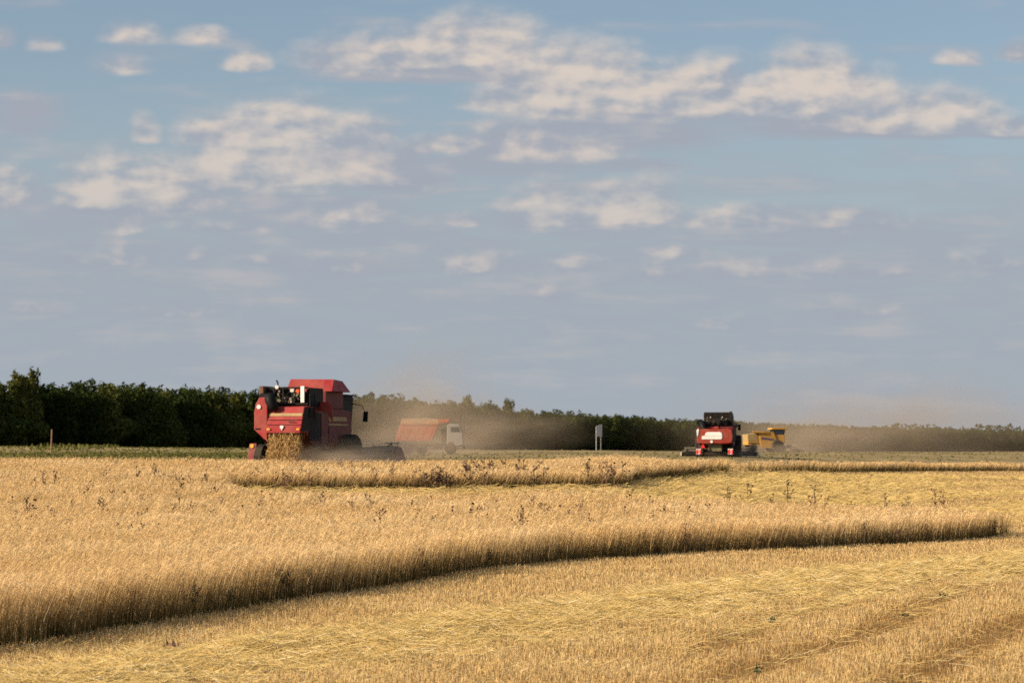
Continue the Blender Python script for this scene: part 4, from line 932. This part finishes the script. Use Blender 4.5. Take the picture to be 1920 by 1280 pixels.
def weeds():
    protos = [weed_mesh('weed', 1.05, 7, M['weed'], 1), weed_mesh('weed', 1.15, 10, M['weed_dark'], 2, .04), weed_mesh('weed', .95, 5, M['weed'], 3, .045), weed_mesh('weed', 1.1, 12, M['weed_dark'], 4, .03), weed_mesh('weed', 1.0, 8, M['weed'], 5, .03)]
    used = [False]*5; rr = random.Random(12)
    def put(px, py, hpx, label, group=None, which=None, thick=1.0):
        """px, py: tip of the weed; hpx: how far it stands above the ears"""
        x, y = at(px, py + hpx, WHEAT_H*.96); z = float(tz(x, y)); i = rr.randrange(5) if which is None else which
        tip = WHEAT_H*.96 + hpx*y/F; base_h = (1.05, 1.15, .95, 1.1, 1.0)[i]
        o = protos[i] if not used[i] else protos[i].copy()
        if used[i]: C.objects.link(o)
        used[i] = True
        s = tip/base_h; o.location = (x, y, z); o.rotation_euler = (0, 0, rr.uniform(0, 6.28)); o.scale = (s*thick, s*thick, s)
        tag(o, label, 'weed', group)
    put(978, 948, 40, 'tallest dry weed stalk, standing in the middle of the near wheat', None, 3, 1.0)
    put(52, 934, 24, 'dark branching dry weed in the wheat near the left edge', None, 1, 1.2)
    put(66, 937, 18, 'smaller dry weed just right of the dark branching one at the left', None, 2, 1.2)
    put(265, 982, 20, 'drooping dark dry weed in the left part of the near wheat', None, 1)
    put(606, 922, 22, 'lone dark dry weed before the cut strip near the centre left', None, 1)
    put(714, 958, 30, 'dry weed with two dark tufts left of the tallest stalk', None, 0)
    for px, py, h_ in [(887,944,20),(908,945,16),(1000,930,20),(1014,944,16),(1030,950,14),(848,950,14),(1245,948,16),(772,938,14),(1050,948,14),(660,940,12),(1085,946,12),(786,955,12)]:
        put(px, py, h_, 'thin dry weed sticking out of the middle of the near wheat block', 'weeds in the middle of the near wheat')
    for px, py, h_ in [(1366,912,26),(1402,908,30),(1478,900,30),(1528,910,30),(1548,934,16),(1658,926,22),(1702,930,18),(1755,918,34),(1770,922,24),(1516,930,18),(1330,945,16),(1292,950,16),(1450,926,18),(1596,940,12),(1184,918,22),(1218,930,14)]:
        put(px, py, h_, 'dry weed rising above the wheat before the cut strip at the right', 'weeds in the right part of the near wheat')
    r2 = random.Random(30)
    for k in range(24):
        put(r2.uniform(640, 1330), r2.uniform(926, 985), r2.uniform(8, 17), 'thin dry weed sticking out of the middle of the near wheat block', 'weeds in the middle of the near wheat')
    for k in range(30):
        put(r2.uniform(10, 640), r2.uniform(868, 960), r2.uniform(11, 19), 'small dry weed among the wheat at the left', 'weeds in the left wheat')
    for k in range(26):
        put(r2.uniform(20, 420), r2.uniform(872, 1000), r2.uniform(9, 15), 'small dry weed among the wheat at the left', 'weeds in the left wheat')
    for k in range(22):
        put(r2.uniform(440, 860), r2.uniform(862, 885), r2.uniform(8, 15), 'small brown weed in the wheat in front of the near red harvester', 'weeds in the wheat before the near harvester')
    for k in range(32):
        px = r2.choice([r2.uniform(870, 930), r2.uniform(970, 1040), r2.uniform(1075, 1160), r2.uniform(860, 1170)])
        put(px, r2.uniform(860, 878), r2.uniform(10, 20), 'pinkish brown dry weed in the weedy patch of the far wheat', 'weeds in the far weedy patch', None, 1.3)
    for k in range(20):
        put(r2.uniform(40, 640), r2.uniform(930, 1060), r2.uniform(7, 13), 'small dark weed poking through the near wheat at the left', 'weeds in the near wheat at the left')
    # leafy weeds along the foot of the near cut edge
    leafy = [weed_mesh('leafy_weed', .70, 9, M['weed_olive'], 61, .028, True), weed_mesh('leafy_weed', .66, 8, M['weed'], 62, .026, True)]
    for k in range(34):
        t = rr.uniform(.02, .97)*(len(EDGE)-2); a = int(t); f = t - a; q_ = rr.uniform(-.1, .35)
        x = EDGE[a][0]*(1-f) + EDGE[a+1][0]*f - .86*q_; y = EDGE[a][1]*(1-f) + EDGE[a+1][1]*f + .51*q_
        o = leafy[k] if k < 2 else leafy[k % 2].copy()
        if k >= 2: C.objects.link(o)
        sc = rr.uniform(.55, 1.1); o.location = (x, y, float(tz(x, y))); o.rotation_euler = (0, 0, rr.uniform(0, 6.28)); o.scale = (sc, sc, sc)
        tag(o, ('green leafy' if k % 2 == 0 else 'brown leafy') + ' weed at the foot of the near wheat edge', 'weed', 'leafy weeds along the near cut edge')
    # dock clump on the edge of the far block
    for k, (px, py, h_) in enumerate([(800,888,20),(810,884,24),(821,878,30),(828,884,24),(838,888,20),(845,892,14),(790,896,12)]):
        x, y = at(px, 923 + rr.uniform(-1, 1)); z = float(tz(x, y)); i = 3; s = (926-py)/F*y/1.1
        o = protos[i].copy(); C.objects.link(o); o.location = (x, y-.1, z); o.rotation_euler = (0, 0, k*1.3); o.scale = (s*2.6, s*2.6, s)
        tag(o, 'dark reddish dock stalk in the clump on the edge of the far wheat block', 'weed', 'dark dock clump')
    # green sprigs in the stubble
    def sprig(px, py, s, label, mt, seed):
        r = random.Random(seed); vs = []; fs = []
        s *= .62
        for i in range(26):
            a = r.uniform(0, 6.28); e = r.uniform(.3, 1.3); l = s*r.uniform(.5, 1); b = Vector((r.gauss(0, s*.2), r.gauss(0, s*.2), 0))
            d = Vector((math.cos(a)*math.cos(e), math.sin(a)*math.cos(e), math.sin(e))); u = d.cross(Vector((0, 0, 1))).normalized(); n = len(vs)
            vs += [b, b+d*l*.5+u*l*.22, b+d*l, b+d*l*.5-u*l*.22]; fs.append((n, n+1, n+2, n+3))
        o = MB().add(vs, fs).build('weed_sprig', mt); x, y = at(px, py); o.location = (x, y, float(tz(x, y))+.02); tag(o, label, 'weed', None)
        return o
    for i, (px, py, s, label, k) in enumerate([
        (1446,1170,.22,'largest dark green weed sprig on the stubble track right of centre','weed_green'), (1420,1266,.20,'dark green weed sprig at the bottom edge of the stubble','weed_green'), (1697,1158,.16,'green weed sprig in the stubble under the straw heap at the right','weed_green'),
        (1806,1172,.16,'dark weed sprig in the stubble near the right edge','weed_dark'), (1817,1134,.13,'small dark upright weed in the stubble below the straw heap, right','weed_dark'), (1770,1122,.22,'wide low weed tuft in the dark wheel track at the right','weed_green'),
        (16,1220,.13,'small bright green sprig in the stubble at the left edge','weed_green'), (326,1226,.34,'dry brown stalk leaning in the stubble at the lower left','weed'), (566,1140,.12,'small dark sprig beside the foot of the near wheat','weed_dark'),
        (742,1078,.16,'green tuft at the foot of the near wheat edge','weed_green'), (1590,1140,.14,'brown weed in the stubble along the middle track','weed_dark'), (1010,1078,.12,'tiny dark sprig in the stubble below the tallest weed','weed_dark')]):
        sprig(px, py, s, label, M[k], 50+i)
weeds()

# ------------------------------------------------------------------ dust and haze
def volume_mat(name, col, dens, noise=None, aniso=.2):
    mt = bpy.data.materials.new(name); mt.use_nodes = True; nt = mt.node_tree; nt.nodes.remove(nt.nodes['Principled BSDF'])
    v = nt.nodes.new('ShaderNodeVolumePrincipled'); v.inputs['Color'].default_value = (*col, 1); v.inputs['Anisotropy'].default_value = aniso
    v.inputs['Density'].default_value = dens; nt.links.new(v.outputs[0], nt.nodes['Material Output'].inputs['Volume'])
    if noise:
        tc = nt.nodes.new('ShaderNodeTexCoord'); ln = nt.nodes.new('ShaderNodeVectorMath'); ln.operation = 'LENGTH'; nt.links.new(tc.outputs['Object'], ln.inputs[0])
        no = nt.nodes.new('ShaderNodeTexNoise'); no.inputs['Scale'].default_value = noise; no.inputs['Detail'].default_value = 4; nt.links.new(tc.outputs['Object'], no.inputs['Vector'])
        def m(op, a, b=None, clamp=False):
            n = nt.nodes.new('ShaderNodeMath'); n.operation = op; n.use_clamp = clamp
            for i, x in enumerate((a, b)):
                if x is None: continue
                if isinstance(x, (int, float)): n.inputs[i].default_value = x
                else: nt.links.new(x, n.inputs[i])
            return n.outputs[0]
        f = m('SUBTRACT', 1.0, ln.outputs['Value'], True); f = m('MULTIPLY', f, f)
        f = m('MULTIPLY', f, m('MULTIPLY', m('MAXIMUM', m('SUBTRACT', no.outputs[0], .32), 0), 5.6)); nt.links.new(m('MULTIPLY', f, dens*2.2), v.inputs['Density'])
    return mt
def dust(cx, cyv, cz, rx, ry, rz_, dens, label, rot=0.0):
    bm = bmesh.new(); bmesh.ops.create_icosphere(bm, subdivisions=3, radius=1.0); me = bpy.data.meshes.new('dust_cloud'); bm.to_mesh(me); bm.free()
    me.materials.append(volume_mat('dust', (.67, .54, .40), dens, 2.6)); o = bpy.data.objects.new('dust_cloud', me); C.objects.link(o)
    o.location = (cx, cyv, cz); o.scale = (rx, ry, rz_); o.rotation_euler = (0, rot, 0); tag(o, label, 'dust', kind='stuff')
def pt(px, py, D): return ((px-960)/F*D, D, EYE + (HOR-py)/F*D)
dust(*pt(650, 866, 107.5), 4.4, 4.6, 1.5, .20, 'low dust around the near red harvester and its header')
dust(*pt(620, 862, 103.6), 2.6, 1.6, .85, .34, 'thick dust puff low at the right side of the near red harvester')
dust(*pt(775, 800, 150), 8.0, 16, 4.8, .036, 'tall brown dust plume between the near harvester and the truck', R(-12))
dust(*pt(800, 838, 198), 9, 7, 2.6, .06, 'dust blowing across the wheels of the truck')
dust(*pt(720, 848, 112), 3.4, 4.0, 1.3, .12, 'dust veiling the header of the near red harvester')
dust(*pt(760, 730, 165), 9, 16, 4.6, .010, 'faint dust rising into the sky above the truck', R(-25))
dust(*pt(890, 815, 260), 17, 20, 5.5, .020, 'thin dust drifting over the trees right of the truck', R(-5))
dust(*pt(1490, 825, 350), 20, 24, 6.8, .026, 'dust behind the yellow harvester')
dust(*pt(1472, 847, 310), 7, 4, 2.2, .15, 'low dust thrown up beside the yellow harvester')
dust(*pt(1385, 852, 188), 3.2, 3, 1.0, .12, 'low dust at the front of the farther red harvester')
dust(*pt(1660, 800, 470), 60, 40, 15, .0115, 'wide pale dust blowing across the wood at the right')
